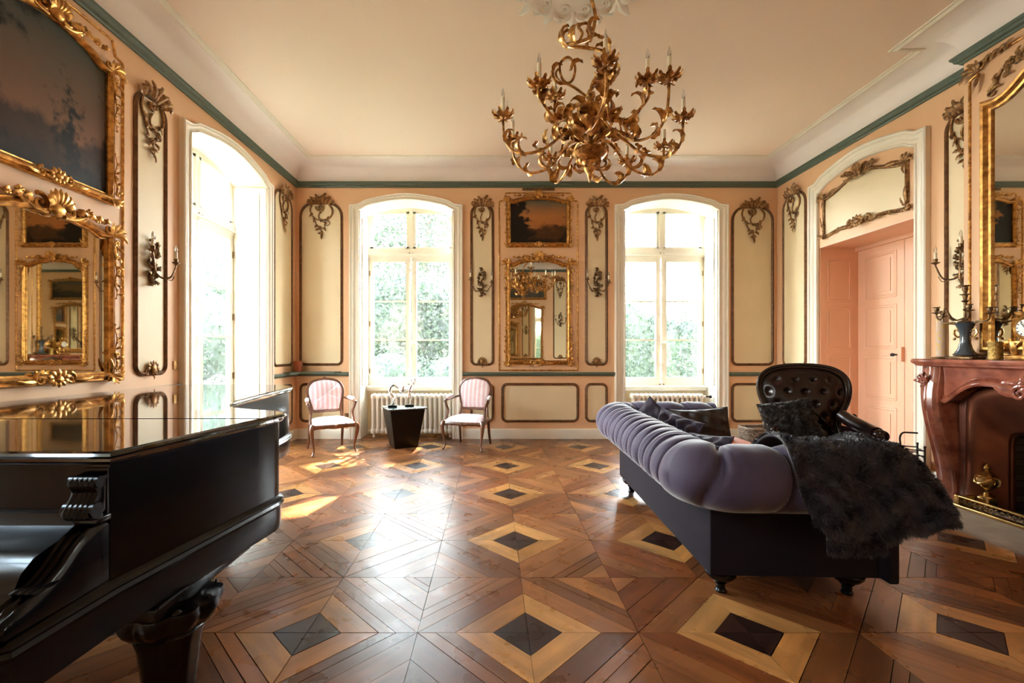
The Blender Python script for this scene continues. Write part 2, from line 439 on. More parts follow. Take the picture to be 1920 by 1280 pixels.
def topf(c, hw): return lambda x: arch_z(x-c, hw+.075, -.008)
wall_mb(XL-.45, XR+.55, -.05, 4.3, .46, [(W1-HO, W1+HO, -.05, topf(W1,HO)), (W2-HO, W2+HO, -.05, topf(W2,HO))]).build('wall_far', M_PEACH, smooth=False, loc=(0,YF,0), kind='structure')
LWC, LHO = 5.115, .725
LW2 = .86
wall_mb(YB-.45, YF, -.05, 4.3, .45, [(LWC-LHO, LWC+LHO, -.05, topf(LWC,LHO)), (LW2-LHO, LW2+LHO, -.05, topf(LW2,LHO))]).build('wall_left', M_PEACH, smooth=False, loc=(XL,0,0), rot=RL, kind='structure')
DC, DHO, DZ = 5.225, .675, 2.67
wr = wall_mb(-YF, -(YB-.45), -.05, 4.3, .55, [(-DC-DHO, -DC+DHO, -.05, DZ), (-CB-.6, -CB+.6, -.05, .85)]).build('wall_right', M_PEACH, smooth=False, loc=(XR,0,0), rot=RR, kind='structure')
wall_mb(XL-.45, XR+.55, -.05, 4.3, .45, []).build('wall_back', M_PEACH, smooth=False, loc=(0,YB,0), rot=(0,0,PI), kind='structure')
bpy.data.objects['wall_back'].location = (XL+XR, YB, 0)
# chimney breast with the fire opening
cb = MB(); d = XR-CBX
for a, b, z0, z1 in ((-CBH,-.6,0,4.2),(.6,CBH,0,4.2),(-.6,.6,.85,4.2)): cb.box(a, b, 0, d+.001, z0, z1)
cb.build('wall_chimney', M_PEACH, smooth=False, loc=(CBX, CB, 0), rot=RR, kind='structure', label='peach chimney breast standing out from the right wall')
# firebox of sooty bricks
def brick_mat():
    m, t, b = nodes('sooty_brick'); N, L = t.nodes, t.links
    tc = N.new('ShaderNodeTexCoord'); mp = N.new('ShaderNodeMapping'); mp.inputs['Rotation'].default_value = (PI/2,0,0); L.new(tc.outputs['Object'], mp.inputs[0])
    br = N.new('ShaderNodeTexBrick'); br.inputs['Scale'].default_value = 4.2
    br.inputs['Color1'].default_value = (.16,.12,.09,1); br.inputs['Color2'].default_value = (.09,.07,.055,1); br.inputs['Mortar'].default_value = (.035,.03,.025,1)
    br.inputs['Mortar Size'].default_value = .02
    L.new(mp.outputs[0], br.inputs[0]); L.new(br.outputs[0], b.inputs['Base Color']); b.inputs['Roughness'].default_value = .9; return m
M_BRICK = brick_mat()
fb = MB(); D = .62
fb.box(-.62, .62, D, D+.03, -.02, .95); fb.box(-.65, -.60, .0, D, -.02, .95); fb.box(.60, .65, .0, D, -.02, .95); fb.box(-.62, .62, 0, D, .86, .9)
fb.build('wall_firebox', M_BRICK, smooth=False, loc=(CBX+.12, CB, 0), rot=RR, kind='structure', label='sooty brick lining of the fireplace')
MB().box(-.62, .62, 0, .62, -.02, .02).build('firebox_floor', M_DARKROOM, bpy.data.objects['wall_firebox'], smooth=False)

# ceiling, cove, cornice following the breast
OUT = [(XL,YB),(XR,YB),(XR,CB-CBH),(CBX,CB-CBH),(CBX,CB+CBH),(XR,CB+CBH),(XR,YF),(XL,YF)]
def loop_sweep(pts, prof):
    n = len(pts); R = []
    for i in range(n):
        a, b, c = V(pts[i-1]), V(pts[i]), V(pts[(i+1)%n])
        t1, t2 = (b-a).normalized(), (c-b).normalized()
        n1, n2 = V((-t1.y,t1.x)), V((-t2.y,t2.x)); m = (n1+n2).normalized(); k = 1/m.dot(n1)
        R.append([(b.x+m.x*q*k, b.y+m.y*q*k, z) for q, z in prof])
    return MB().rings(R, True, False)
cove = [(-.01,3.83),(.012,3.84)]+[(.012+.285*(1-math.cos(PI/2*k/8)), 3.845+.255*math.sin(PI/2*k/8)) for k in range(9)]+[(.30,4.14),(-.01,4.14)]
loop_sweep(OUT, cove).build('trim_cove', M_COVE, ang=40, kind='structure', label='pale hollow cove running round the ceiling')
loop_sweep(OUT, [(.285,4.12),(.285,4.092),(.30,4.086),(.315,4.092),(.325,4.100),(.345,4.103),(.35,4.12)]).build('trim_ceiling_bead', M_WHITE, ang=30, kind='structure')
loop_sweep(OUT, [(-.01,3.772),(.018,3.772),(.024,3.786),(.044,3.796),(.05,3.815),(.062,3.825),(.066,3.846),(-.01,3.852)]).build('trim_cornice', M_GREEN, ang=30, kind='structure', label='dark green cornice moulding along the top of the walls')
MB().box(XL-.45, XR+.55, YB-.45, YF+.46, 4.112, 4.3).build('ceiling', M_CEIL, smooth=False, kind='structure')

# chair rail + baseboard runs: (wall, from, to)
RAIL = [(0,.94),(.018,.94),(.022,.952),(.040,.962),(.046,.975),(.046,.990),(.040,1.000),(0,1.0)]
BASE = [(0,0),(.024,0),(.024,.125),(.018,.138),(.010,.15),(0,.152)]
def run(mb, prof, a, b, M): mb.rings([[(a,-q,z) for q, z in prof],[(b,-q,z) for q, z in prof]], M=M)
MF = Matrix.Translation((0,YF,0)); ML = Matrix.Translation((XL,0,0)) @ Matrix.Rotation(PI/2,4,'Z'); MR = Matrix.Translation((XR,0,0)) @ Matrix.Rotation(-PI/2,4,'Z')
ML = Matrix.Translation((XL,0,0)) @ Matrix.Rotation(PI/2,4,'Z')
MBk = Matrix.Translation((XL+XR,YB,0)) @ Matrix.Rotation(PI,4,'Z')
n = 0
for M, runs, s in ((MF, [(XL,W1-.85),(W1+.85,W2-.85),(W2+.85,XR)], 'far'), (ML, [(YB,LW2-.875),(LW2+.875,LWC-.875),(LWC+.875,YF)], 'left'), (MR, [(-YF,-DC-.825),(-DC+.825,-CB-CBH),(-CB+CBH,-YB)], 'right'), (MBk, [(XL,XR)], 'back')):
    for a, b in runs:
        n += 1
        mb = MB(); run(mb, RAIL, a, b, M); mb.build('trim_%d' % n, M_GREEN, ang=30, kind='structure', label='green dado rail')
        mb = MB(); run(mb, BASE, a, b, M); mb.build('baseboard_%s' % s, M_WHITE, ang=30, kind='structure')

# ============================================================ WINDOWS
def glass_mat():
    m, t, b = nodes('hazy_window_glass'); N, L = t.nodes, t.links; N.remove(b)
    out = N['Material Output']
    tr = N.new('ShaderNodeBsdfTransparent'); tr.inputs[0].default_value = (.97,.985,.97,1)
    gl = N.new('ShaderNodeBsdfGlossy'); gl.inputs['Roughness'].default_value = .02
    lw = N.new('ShaderNodeLayerWeight'); lw.inputs[0].default_value = .5
    pw = N.new('ShaderNodeMath'); pw.operation = 'POWER'; pw.inputs[1].default_value = 5; L.new(lw.outputs['Facing'], pw.inputs[0])
    fr = N.new('ShaderNodeMath'); fr.operation = 'MULTIPLY_ADD'; fr.inputs[1].default_value = .5; fr.inputs[2].default_value = .03; L.new(pw.outputs[0], fr.inputs[0])
    m1 = N.new('ShaderNodeMixShader'); L.new(fr.outputs[0], m1.inputs[0]); L.new(tr.outputs[0], m1.inputs[1]); L.new(gl.outputs[0], m1.inputs[2])
    du = N.new('ShaderNodeBsdfTranslucent'); du.inputs[0].default_value = (.9,.93,.9,1)  # whitish veil put into the glass to haze the garden view
    nz = N.new('ShaderNodeTexNoise'); nz.inputs['Scale'].default_value = 14; nz.inputs['Detail'].default_value = 7
    tc = N.new('ShaderNodeTexCoord'); L.new(tc.outputs['Object'], nz.inputs[0])
    mr = N.new('ShaderNodeMapRange'); mr.inputs[1].default_value = .35; mr.inputs[2].default_value = .75; mr.inputs[3].default_value = .002; mr.inputs[4].default_value = .020
    L.new(nz.outputs[0], mr.inputs[0])
    m2 = N.new('ShaderNodeMixShader'); L.new(mr.outputs[0], m2.inputs[0]); L.new(m1.outputs[0], m2.inputs[1]); L.new(du.outputs[0], m2.inputs[2])
    L.new(m2.outputs[0], out.inputs[0]); return m
M_GLASS = glass_mat()
CASING = [(-.075,-.003),(-.075,.022),(-.066,.034),(-.052,.034),(-.046,.022),(-.012,.024),(.0,.038),(.022,.046),(.040,.040),(.046,.052),(.062,.058),(.075,.050),(.075,-.003)]
def casing_path(hw, pts=ARCH, z0=0.0):
    s = hw/.775
    half = [(x*s, z) for x, z in pts]
    return [(-half[0][0], z0)]+[(-x, z) for x, z in half]+[(x, z) for x, z in reversed(half[:-1])]+[(half[0][0], z0)]
def window(num, M, rot, loc, hw, zs, label, french=False):
    root = empty('window_%d' % num, loc, rot[2], label, 'window', kind='structure')
    c = M_WHITE; dep = .40; top = 3.64
    MB().sweep(casing_path(hw+.075), CASING, ks=[1,1]+[.6]*(2*len(ARCH)-3)+[1,1]).build('casing', c, root, ang=30)
    # lining of the recess
    mb = MB(); mb.box(-hw-.002, -hw+.012, -.02, dep+.05, 0, 3.42); mb.box(hw-.012, hw+.002, -.02, dep+.05, 0, 3.42)
    for s in (-1, 1):                      # folded inside shutters seen edge on
        x = s*(hw-.03); mb.box(min(x, x+s*.02), max(x, x+s*.02), .06, dep-.05, zs+.02 if not french else .05, 3.34)
        for a, b in ((zs+.12, 1.9), (2.0, 3.2)):
            mb.sweep([(0,0),(1,0)], [(0,0),(0,.001),(.001,0)]) if False else None
    R0 = []; R1 = []
    N = 16
    vs = []; 
    for k in range(N+1):
        x = -hw+2*hw*k/N; z = arch_z(x, hw+.075, -.014)
        vs += [(x,-.02,z),(x,dep+.05,z),(x,dep+.05,z+.012),(x,-.02,z+.012)]
    mb.rings([vs[4*k:4*k+4] for k in range(N+1)])
    mb.build('recess_lining', c, root, ang=30)
    y0, y1 = dep, dep+.055
    # fixed frame
    fr = MB(); g = .05
    fr.box(-hw, -hw+g, y0, y1, zs, top); fr.box(hw-g, hw, y0, y1, zs, top); fr.box(-hw, hw, y0-.005, y1, 3.535, top); fr.box(-hw, hw, y0-.01, y1, zs, zs+.045)
    fr.box(-hw, hw, y0-.02, y1, 2.80, 2.945); fr.rbox(-hw, hw, y0-.045, y0, 2.835, 2.865, .01)
    fr.box(-.028, .028, y0-.01, y1, 2.94, 3.54)
    fr.build('frame', c, root, ang=30)
    # casements
    rows = [(2.735, 2.12), (2.095, 1.505), (1.48, .90)] + ([(.875, .35)] if french else [])
    for s in (-1, 1):
        cs = MB(); a0, a1 = (.012, hw-g+.005)
        P = (lambda a, b: (min(s*a, s*b), max(s*a, s*b)))
        q = P(a0, .085); cs.box(q[0], q[1], y0-.012, y1-.01, zs+.045, 2.80)
        q = P(hw-.10, hw-g+.005); cs.box(q[0], q[1], y0-.012, y1-.01, zs+.045, 2.80)
        cs.box(*P(.085, hw-.10), y0-.012, y1-.01, rows[0][0], 2.80); cs.box(*P(.085, hw-.10), y0-.012, y1-.01, zs+.045, rows[-1][1])
        for (za, zb), (zc, zd) in zip(rows[:-1], rows[1:]): cs.box(*P(.085, hw-.10), y0, y1-.01, zc, zb)
        q = P(.085, hw-.10)
        c1 = cs.build('casement', c, root, smooth=False)
        gm = MB()
        for za, zb in rows: gm.box(q[0], q[1], y0+.025, y0+.029, zb, za)
        gm.build('glass', M_GLASS, c1, smooth=False)
        hb = MB()
        for z in (1.0, 1.75, 2.55): hb.tube([(s*(hw-.045), y0-.02, z-.04),(s*(hw-.045), y0-.02, z+.04)], .009, 6)
        hb.build('hinge', M_BRONZE, c1)
        # transom light
        tl = MB(); q = P(.028, hw-g); w = .045
        tl.box(q[0], q[0]+w, y0, y1-.01, 2.945, 3.535); tl.box(q[1]-w, q[1], y0, y1-.01, 2.945, 3.535); tl.box(q[0], q[1], y0, y1-.01, 2.945, 2.975); tl.box(q[0], q[1], y0, y1-.01, 3.505, 3.535)
        t1 = tl.build('transom_light', c, root, smooth=False)
        MB().box(q[0]+w, q[1]-w, y0+.025, y0+.029, 2.975, 3.505).build('glass', M_GLASS, t1, smooth=False)
    eb = MB(); eb.tube([(0, y0-.03, zs+.06),(0, y0-.03, 2.86)], .008, 6)
    for z in (zs+.12, 1.1, 1.9, 2.6): eb.box(-.014, .014, y0-.036, y0-.01, z-.02, z+.02)
    eb.box(-.016,.016,y0-.036,y0-.01,1.40,1.50); eb.tube([(0,y0-.04,1.45),(0.03,y0-.075,1.455),(.09,y0-.08,1.43)], .009, 8); eb.ball((.1,y0-.08,1.428),.017,8)
    eb.build('espagnolette_bolt', c, root)
    kb = MB()
    for x, z in ((-.02,2.87),(.03,2.86),(-.03,zs+.02),(.03,zs+.02)): kb.ball((x,y0-.035,z),.011,8); kb.tube([(x,y0,z),(x,y0-.03,z)],.005,6)
    kb.build('catch_knob', M_BRONZE, root)
    if not french:
        sl = MB(); sl.rbox(-hw, hw, .27, dep+.04, zs-.035, zs+.004, .012); sl.rbox(-hw, hw, .30, dep+.04, zs-.075, zs-.033, .01)
        sl.build('sill', c, root)
        MB().box(-hw, hw, dep-.02, dep+.09, 0, zs-.03).build('apron_wall', M_CREAM, root, smooth=False)
    else: MB().box(-hw, hw, dep-.02, dep+.09, 0, zs+.002).build('threshold', c, root, smooth=False)
    return root
window(1, None, (0,0,0), (W1, YF, 0), HO, .77, 'tall arched casement window between the two small armchairs')
window(2, None, (0,0,0), (W2, YF, 0), HO, .77, 'tall arched casement window behind the mauve sofa')
window(3, None, RL, (XL, LWC, 0), LHO, .22, 'tall window in the left wall beyond the piano', french=True)
window(4, None, RL, (XL, LW2, 0), LHO, .22, 'tall window added out of view beside the keyboard to let in more daylight', french=True)  # unseen opening added to brighten the near half of the room
# light portals for the sky (no light of their own)
for (x, y, rz) in ((W1, YF+.55, 0), (W2, YF+.55, 0), (XL-.55, LWC, PI/2), (XL-.55, LW2, PI/2)):
    l = bpy.data.lights.new('portal', 'AREA'); l.shape = 'RECTANGLE'; l.size = 1.5; l.size_y = 3.0; l.cycles.is_portal = True
    o = bpy.data.objects.new('portal', l); COL.objects.link(o); o.location = (x, y, 2.1)
    dr = V((0,-1,0)) if rz == 0 else V((1,0,0))
    o.rotation_euler = dr.to_track_quat('-Z','Y').to_euler()

# ============================================================ GARDEN
def leaf_mat(name, c, c2):
    m, t, b = nodes(name); N, L = t.nodes, t.links
    tc = N.new('ShaderNodeTexCoord'); nz = N.new('ShaderNodeTexNoise'); nz.inputs['Scale'].default_value = 1.6; nz.inputs['Detail'].default_value = 3; L.new(tc.outputs['Object'], nz.inputs[0])
    r = N.new('ShaderNodeValToRGB'); r.color_ramp.elements[0].position = .38; r.color_ramp.elements[0].color = (*c,1); r.color_ramp.elements[1].position = .62; r.color_ramp.elements[1].color = (*c2,1)
    L.new(nz.outputs[0], r.inputs[0]); L.new(r.outputs[0], b.inputs['Base Color']); b.inputs['Roughness'].default_value = .6
    tl = N.new('ShaderNodeBsdfTranslucent'); L.new(r.outputs[0], tl.inputs[0])
    mx = N.new('ShaderNodeMixShader'); mx.inputs[0].default_value = .35
    L.new(b.outputs[0], mx.inputs[1]); L.new(tl.outputs[0], mx.inputs[2]); L.new(mx.outputs[0], N['Material Output'].inputs[0]); return m
M_LEAF1 = leaf_mat('hedge_leaves', (.009,.022,.008), (.024,.050,.016))
M_LEAF2 = leaf_mat('tree_leaves', (.009,.022,.009), (.026,.050,.018))
M_BARK = mat('bark', (.09,.06,.04), .9, bump=.3, bs=20)
MB().box(-30, 32, 7.3, 45, -.75, -.6).build('garden_ground', M_GROUND, smooth=False, kind='structure', label='garden lawn outside the far windows')
MB().box(-30, XL-.5, -15, 7.3, -.75, -.6).build('garden_ground', M_GROUND, smooth=False, kind='structure', label='garden lawn outside the left window')
def foliage(blobs, n, size, seed, ground=None):
    rng = random.Random(seed); mb = MB()
    tot = sum(b[3]*b[4]+b[4]*b[5]+b[3]*b[5] for b in blobs)
    for (x, y, z, rx, ry, rz) in blobs:
        k = int(n*(rx*ry+ry*rz+rx*rz)/tot)
        for _ in range(k):
            d = V((rng.gauss(0,1), rng.gauss(0,1), rng.gauss(0,1))).normalized()
            q = (rng.random()**.35)*(1+.12*math.sin(7*d.x+5*d.z+seed)+.1*math.sin(11*d.y+9*d.z))
            p = V((x+d.x*rx*q, y+d.y*ry*q, z+d.z*rz*q))
            if p.z < -.6: continue
            s = size*rng.uniform(.6, 1.3)
            a = (d+V((rng.uniform(-1,1), rng.uniform(-1,1), rng.uniform(-1,1)))).normalized(); u = a.orthogonal().normalized(); u.rotate(Matrix.Rotation(rng.uniform(0,6.3),3,a)); v = a.cross(u)
            mb.add([p-u*s, p-v*s*.45+a*s*.1, p+u*s, p+v*s*.45+a*s*.1], [(0,1,2,3)])
    return mb
def tree(name, loc, blobs, n, size, m, label, seed, trunk=None, group=None):
    r = empty(name, loc, 0, label, 'tree' if trunk else 'hedge', group)
    foliage(blobs, n, size, seed).build('foliage', m, r, smooth=False, fix=False)
    cm = MB()
    for (x, y, z, rx, ry, rz) in blobs: cm.ball((x, y+ry*.25, z), (rx*.80, ry*.62, rz*.82), 20)
    cm.build('inner_foliage', m, r)
    if trunk:
        tb = MB()
        for t in trunk: tb.tube(cr(t[0], 5), t[1], 8)
        tb.build('trunk', M_BARK, r)
    return r
tree('clipped_hedge', (0,0,0), [(x, 12.2, 1.0+.25*math.sin(x*2.1), .9, .55, 1.75) for x in [2.2,3.0,3.8,4.6,5.4,6.2]], 26000, .045, M_LEAF1, 'tall clipped hedge seen through the right-hand far window', 5)
tree('garden_tree', (-4.2,17,-.6), [(0,0,3.0,2.6,2,2.0),(2.4,.6,2.6,2.0,1.6,2.0),(-2,.4,2.2,2,1.6,2.2),(1.0,0,4.0,1.6,1.3,1.1),(3.6,.4,3.4,1.4,1.2,1.3),(-2.4,0,4.2,1.4,1.2,1.1),(4.6,.5,2.4,1.2,1.2,1.8)], 30000, .075, M_LEAF2, 'large leafy tree seen through the left-hand far window', 8, trunk=[([(0,0,0),(.1,0,1.5),(0,.1,2.6),(.3,.2,3.5)], lambda t: .28*(1-.6*t))])
tree('round_shrub', (-2.9,12.5,-.6), [(0,0,.9,1.3,.9,1.2),(1.7,.3,.8,1.1,.8,1.2),(-1.3,.4,1.0,1.1,.9,1.4)], 12000, .05, M_LEAF2, 'rounded shrub low behind the left-hand far window', 9)
tree('garden_tree', (-10.9,15.8,-.6), [(0,0,2.6,2.0,2.0,2.2),(.5,-2.6,2.2,1.6,1.8,2.0),(.2,1.2,4.4,1.7,1.7,1.6),(0,3.2,2.6,1.8,2.0,2.4)], 20000, .065, M_LEAF2, 'leafy tree seen through the window in the left wall', 11, trunk=[([(0,0,0),(.1,0,1.2),(0,.1,2.6)], lambda t: .2*(1-.5*t))])

# unseen crown added to block the sun, gaps cut along its rays for the flecks
def crown(seed):
    rng = random.Random(seed); mb = MB(); sd_ = V((.22,1,.95)).normalized()
    gaps = [(V((-1.45,3.72,0)), .33), (V((-1.80,5.45,0)), .34), (V((-2.2,5.85,0)), .24), (V((-.75,6.0,0)), .16), (V((2.02,4.0,.5)), .22), (V((2.4,5.9,0)), .2), (V((-1.2,5.2,0)), .13)]
    blobs = [(-3,14,9.7,3.4,2.0,2.1),(0,14.3,9.9,3.4,2.0,2.3),(3,14,9.8,3.4,2.0,2.2),(6,14.3,9.7,3.4,2.0,2.1),(1.5,14.6,11.4,4,2.2,1.6)]
    for (x,y,z,rx,ry,rz) in blobs:
        for _ in range(3800):
            d = V((rng.gauss(0,1),rng.gauss(0,1),rng.gauss(0,1))).normalized(); q = rng.random()**.4
            p = V((x+d.x*rx*q, y+d.y*ry*q, z+d.z*rz*q))
            if any(((p-g)-sd_*((p-g).dot(sd_))).length < r for g, r in gaps): continue
            s = .17*rng.uniform(.6,1.3); a = (d+V((rng.uniform(-1,1),rng.uniform(-1,1),rng.uniform(-1,1)))).normalized(); u = a.orthogonal().normalized(); v = a.cross(u)
            mb.add([p-u*s,p-v*s*.6,p+u*s,p+v*s*.6],[(0,1,2,3)])
    return mb
r = empty('sun_block_tree', (0,0,0), 0, 'tall tree added out of view, its crown shaped to block the sun at the far windows', 'tree')
crown(4).build('foliage', M_LEAF2, r, smooth=False, fix=False)
tb = MB(); tb.tube([(1.5,14.5,-.6),(1.55,14.5,3),(1.4,14.6,7),(1.5,14.6,11)], lambda t: .32*(1-.5*t), 10)
for q in ((-2.5,14,9.4),(4.5,14,9.6)): tb.tube(cr([(1.45,14.6,7.2),((q[0]+1.5)/2,14.4,8.3),q],5), lambda t: .16*(1-.6*t), 8)
tb.build('trunk', M_BARK, r)

tree('garden_tree', (-7.2,1.2,-.6), [(0,0,2.6,1.6,2.2,2.0),(.3,-2.4,2.4,1.5,1.7,2.0),(.2,2.2,2.9,1.5,1.6,2.2),(0,0,4.6,1.5,2.4,1.5)], 20000, .085, M_LEAF2, 'leafy tree added out of view to dim the daylight at the near left window', 21, trunk=[([(0,0,0),(.1,0,1.2),(0,.1,2.6)], lambda t: .2*(1-.5*t))])  # unseen tree added to cut the light through the near left window

tree('garden_tree', (-3.2,21.3,-.6), [(0,0,6.6,3.6,1.6,2.6),(-2.5,.4,7.6,2.4,1.4,2.2),(2.2,.3,8.4,2.6,1.5,2.2),(.2,.2,10.2,2.8,1.4,1.8)], 13000, .10, M_LEAF2, 'tall airy tree rising behind the others in the left-hand far window', 31, trunk=[([(0,0,0),(.1,0,3),(0,.1,6),(.3,.2,9)], lambda t: .25*(1-.6*t))])
for o in bpy.data.objects:
    if o.name.startswith('inner_foliage') and o.parent and abs(o.parent.location.y-21.3) < .1: bpy.data.objects.remove(o); break
# ============================================================ WALL PANELS
def rrect(x0, x1, z0, z1, rt, rb, n=6):
    P = []
    for cx, cz, a0, r in ((x0+rb,z0+rb,PI,rb),(x1-rb,z0+rb,1.5*PI,rb),(x1-rt,z1-rt,0,rt),(x0+rt,z1-rt,.5*PI,rt)):
        for k in range(n+1): P.append((cx+r*math.cos(a0+PI/2*k/n), cz+r*math.sin(a0+PI/2*k/n)))
    return P
PMOULD = [(-.019,-.002),(-.019,.010),(-.013,.016),(-.008,.010),(-.003,.016),(.004,.022),(.011,.018),(.014,.010),(.019,.012),(.019,-.002)]
def crest_mb(w=.32, h=.62, rich=1):
    """asymmetric acanthus crest with trailing vines; origin at the moulding's top centre"""
    mb = MB(); s = w/.32
    for k, (x, a, L, W, b) in enumerate(((-.10,1.95,.11,.05,.9),(-.06,1.80,.15,.055,.7),(-.02,1.62,.17,.06,.4),(.02,1.50,.20,.065,-.5),(.05,1.25,.17,.06,-.8),(.09,1.0,.14,.055,-1.1),(.12,.6,.10,.05,-1.3))):
        aleaf(mb, x*s, -.02, a, L*.88, W*1.45, b, y=-.018-.006*(k%3), lift=.035, lobes=3)
    for x, a, b in ((-.11,3.3,-.8),(.11,-.1,.8)): aleaf(mb, x*s, -.01, a, .09, .045, b)
    cscroll(mb, (-.005, -.07), .055*s, 2.9, 1.2, .017, y=-.028)
    scroll(mb, [(-.12*s,-.03),(-.14*s,-.10),(-.12*s,-.18),(-.06*s,-.24),(0,-.27)], .013, .014)
    scroll(mb, [(.11*s,-.03),(.15*s,-.11),(.13*s,-.20),(.05*s,-.25),(-.02*s,-.24)], .016, .014)
    scroll(mb, [(.0,-.13),(-.03*s,-.19),(-.01,-.25),(.05*s,-.30),(.045*s,-.36),(.0,-.40)], .010, .010)
    scroll(mb, [(-.10*s,-.20),(-.075*s,-.28),(-.045*s,-.34),(.01,-.40),(.02,-.46)], .010, .010)
    scroll(mb, [(.02,-.26),(.09*s,-.27),(.115*s,-.31),(.08*s,-.34),(.05*s,-.33)], .009, .013)
    for x, z, a, L in ((-.11,-.15,-2.0,.09),(-.09,-.22,-1.2,.09),(.10,-.20,-1.9,.09),(.05,-.28,-.9,.08),(-.04,-.33,-2.4,.07),(.04,-.37,-.9,.07),(-.03,-.38,-2.0,.07),(.0,-.42,-.9,.07),(.0,-.44,-2.2,.06),(.01,-.46,-1.5,.10)):
        aleaf(mb, x*s, z, a, L*.9, .046, random.uniform(-.8,.8), lift=.02, n=6, lobes=3)
    flower(mb, -.01*s, -.37, .028)
    return mb
def foot_mb(w=.13):
    """small shell cartouche on the bottom of a panel"""
    mb = MB(); s = w/.13
    mb.ball((0,-.02,.045*s), (.036*s,.02,.048*s), 12)
    for k in range(7):
        a = PI*(k+.0)/6
        aleaf(mb, .02*s*math.cos(a), .045*s+.02*s*math.sin(a), a, .052*s, .046*s, 0, lift=.015, n=5, lobes=2)
    for q in (-1, 1): cscroll(mb, (q*.05*s, .01*s), .03*s, PI/2, -q*1.1, .009)
    aleaf(mb, 0, 0, -PI/2, .05*s, .03*s, 0, n=5, lobes=2)
    return mb
CREST = {}
def panel(rot, base, x0, x1, z0, z1, label, rt=None, rb=.07, crest=False, foot=False, group=None):
    rt = rb if rt is None else rt; cx = (x0+x1)/2
    cxw = {0: (base[0]+cx, base[1]), 1: (base[0], base[1]+cx), -1: (base[0], base[1]-cx)}[round(rot[2]/(PI/2))]
    r = empty('wall_panel', (cxw[0], cxw[1], z0), rot[2], label, 'wall panel', group)
    o = rrect(x0-cx, x1-cx, 0, z1-z0, rt, rb)
    MB().plate(o, .002, -.005).build('field', M_CREAM, r, smooth=False)
    MB().sweep(o, PMOULD, True).build('moulding', M_BROWN, r, ang=40)
    if crest:
        key = 'c%.2f' % crest
        if key not in CREST: CREST[key] = crest_mb(crest).build('carved_crest', M_CARVE, r)
        else: c = CREST[key].copy(); COL.objects.link(c); c.parent = r
        CR = [k for k in bpy.data.objects if k.parent == r and k.name.startswith('carved_crest')][0]; CR.location = (0,-.004,z1-z0+.0)
    if foot:
        if 'f' not in CREST: CREST['f'] = foot_mb().build('carved_shell', M_CARVE, r); f = CREST['f']
        else: f = CREST['f'].copy(); COL.objects.link(f); f.parent = r
        f.location = (0,-.004,.0)
    return r
FB = (0, YF); LB = (XL, 0); RB = (XR, 0)
zt, zb = fz(381), fz(683); lt, lb = fz(720), fz(789)
panel((0,0,0), FB, fx(564), fx(641), zb, zt, 'tall cream panel with carved crest left of the left-hand far window', rt=.2, crest=.37)
panel((0,0,0), FB, fx(884), fx(924), zb, zt-.03, 'narrow cream panel with carved crest just left of the small gilt mirror', rt=.13, crest=.26, foot=1)
panel((0,0,0), FB, fx(1099), fx(1137), zb, zt-.03, 'narrow cream panel with carved crest just right of the small gilt mirror', rt=.13, crest=.26, foot=1)
panel((0,0,0), FB, fx(1373), fx(1448), zb, zt-.06, 'tall cream panel with carved crest right of the right-hand far window', rt=.2, crest=.37)
panel((0,0,0), FB, fx(564), fx(641), lb, lt, 'low cream dado panel behind the left small armchair')
panel((0,0,0), FB, fx(884), fx(924), lb, lt, 'narrow cream dado panel behind the right small armchair')
panel((0,0,0), FB, fx(942), fx(1083), lb, lt, 'wide low cream dado panel under the small gilt mirror')
panel((0,0,0), FB, fx(1099), fx(1137), lb, lt, 'narrow cream dado panel left of the right-hand far window')
panel((0,0,0), FB, fx(1373), fx(1448), lb, lt, 'low cream dado panel above the wicker basket')
panel(RL, LB, 6.08, 6.62, zb, zt, 'tall cream panel with carved crest on the left wall beyond the window', rt=.18, crest=.28)
panel(RL, LB, 6.08, 6.62, lb, lt, 'low cream dado panel on the left wall beyond the window')
panel(RL, LB, 3.72, 4.06, zb, zt-.05, 'cream panel with carved crest on the left wall between big mirror and window', rt=.13, crest=.28, foot=1)
panel(RL, LB, 3.72, 4.06, lb, lt, 'low cream dado panel on the left wall hidden behind the piano')
panel(RL, LB, 1.92, 2.26, zb, zt-.05, 'cream panel on the left wall nearer than the big mirror', rt=.13, crest=.28, foot=1)
panel(RR, RB, -6.62, -6.15, zb, zt, 'tall cream panel with carved crest on the right wall before the door', rt=.18, crest=.28)
panel(RR, RB, -6.62, -6.15, lb, lt, 'low cream dado panel on the right wall before the door')
panel(RR, RB, -4.24, -3.90, zb, zt-.05, 'narrow cream panel between the door and the chimney breast', rt=.13, crest=.28)
BB = (XL+XR, YB)
def backpanel(x0, x1, z0, z1, label, **k):
    p = panel((0,0,0), (0,0), x0, x1, z0, z1, label, **k); c = (x0+x1)/2; p.location = (c, YB, z0); p.rotation_euler = (0,0,PI)
for x0, x1, s in ((1.90,2.30,'right of'),(-.9,-.5,'left of')): backpanel(x0, x1, zb, zt-.03, 'cream panel with carved crest on the back wall %s the gilt mirror' % s, rt=.13, crest=.26, foot=1)
backpanel(2.7, 3.9, zb, zt, 'broad cream panel with carved crest on the back wall', rt=.25, crest=.37)

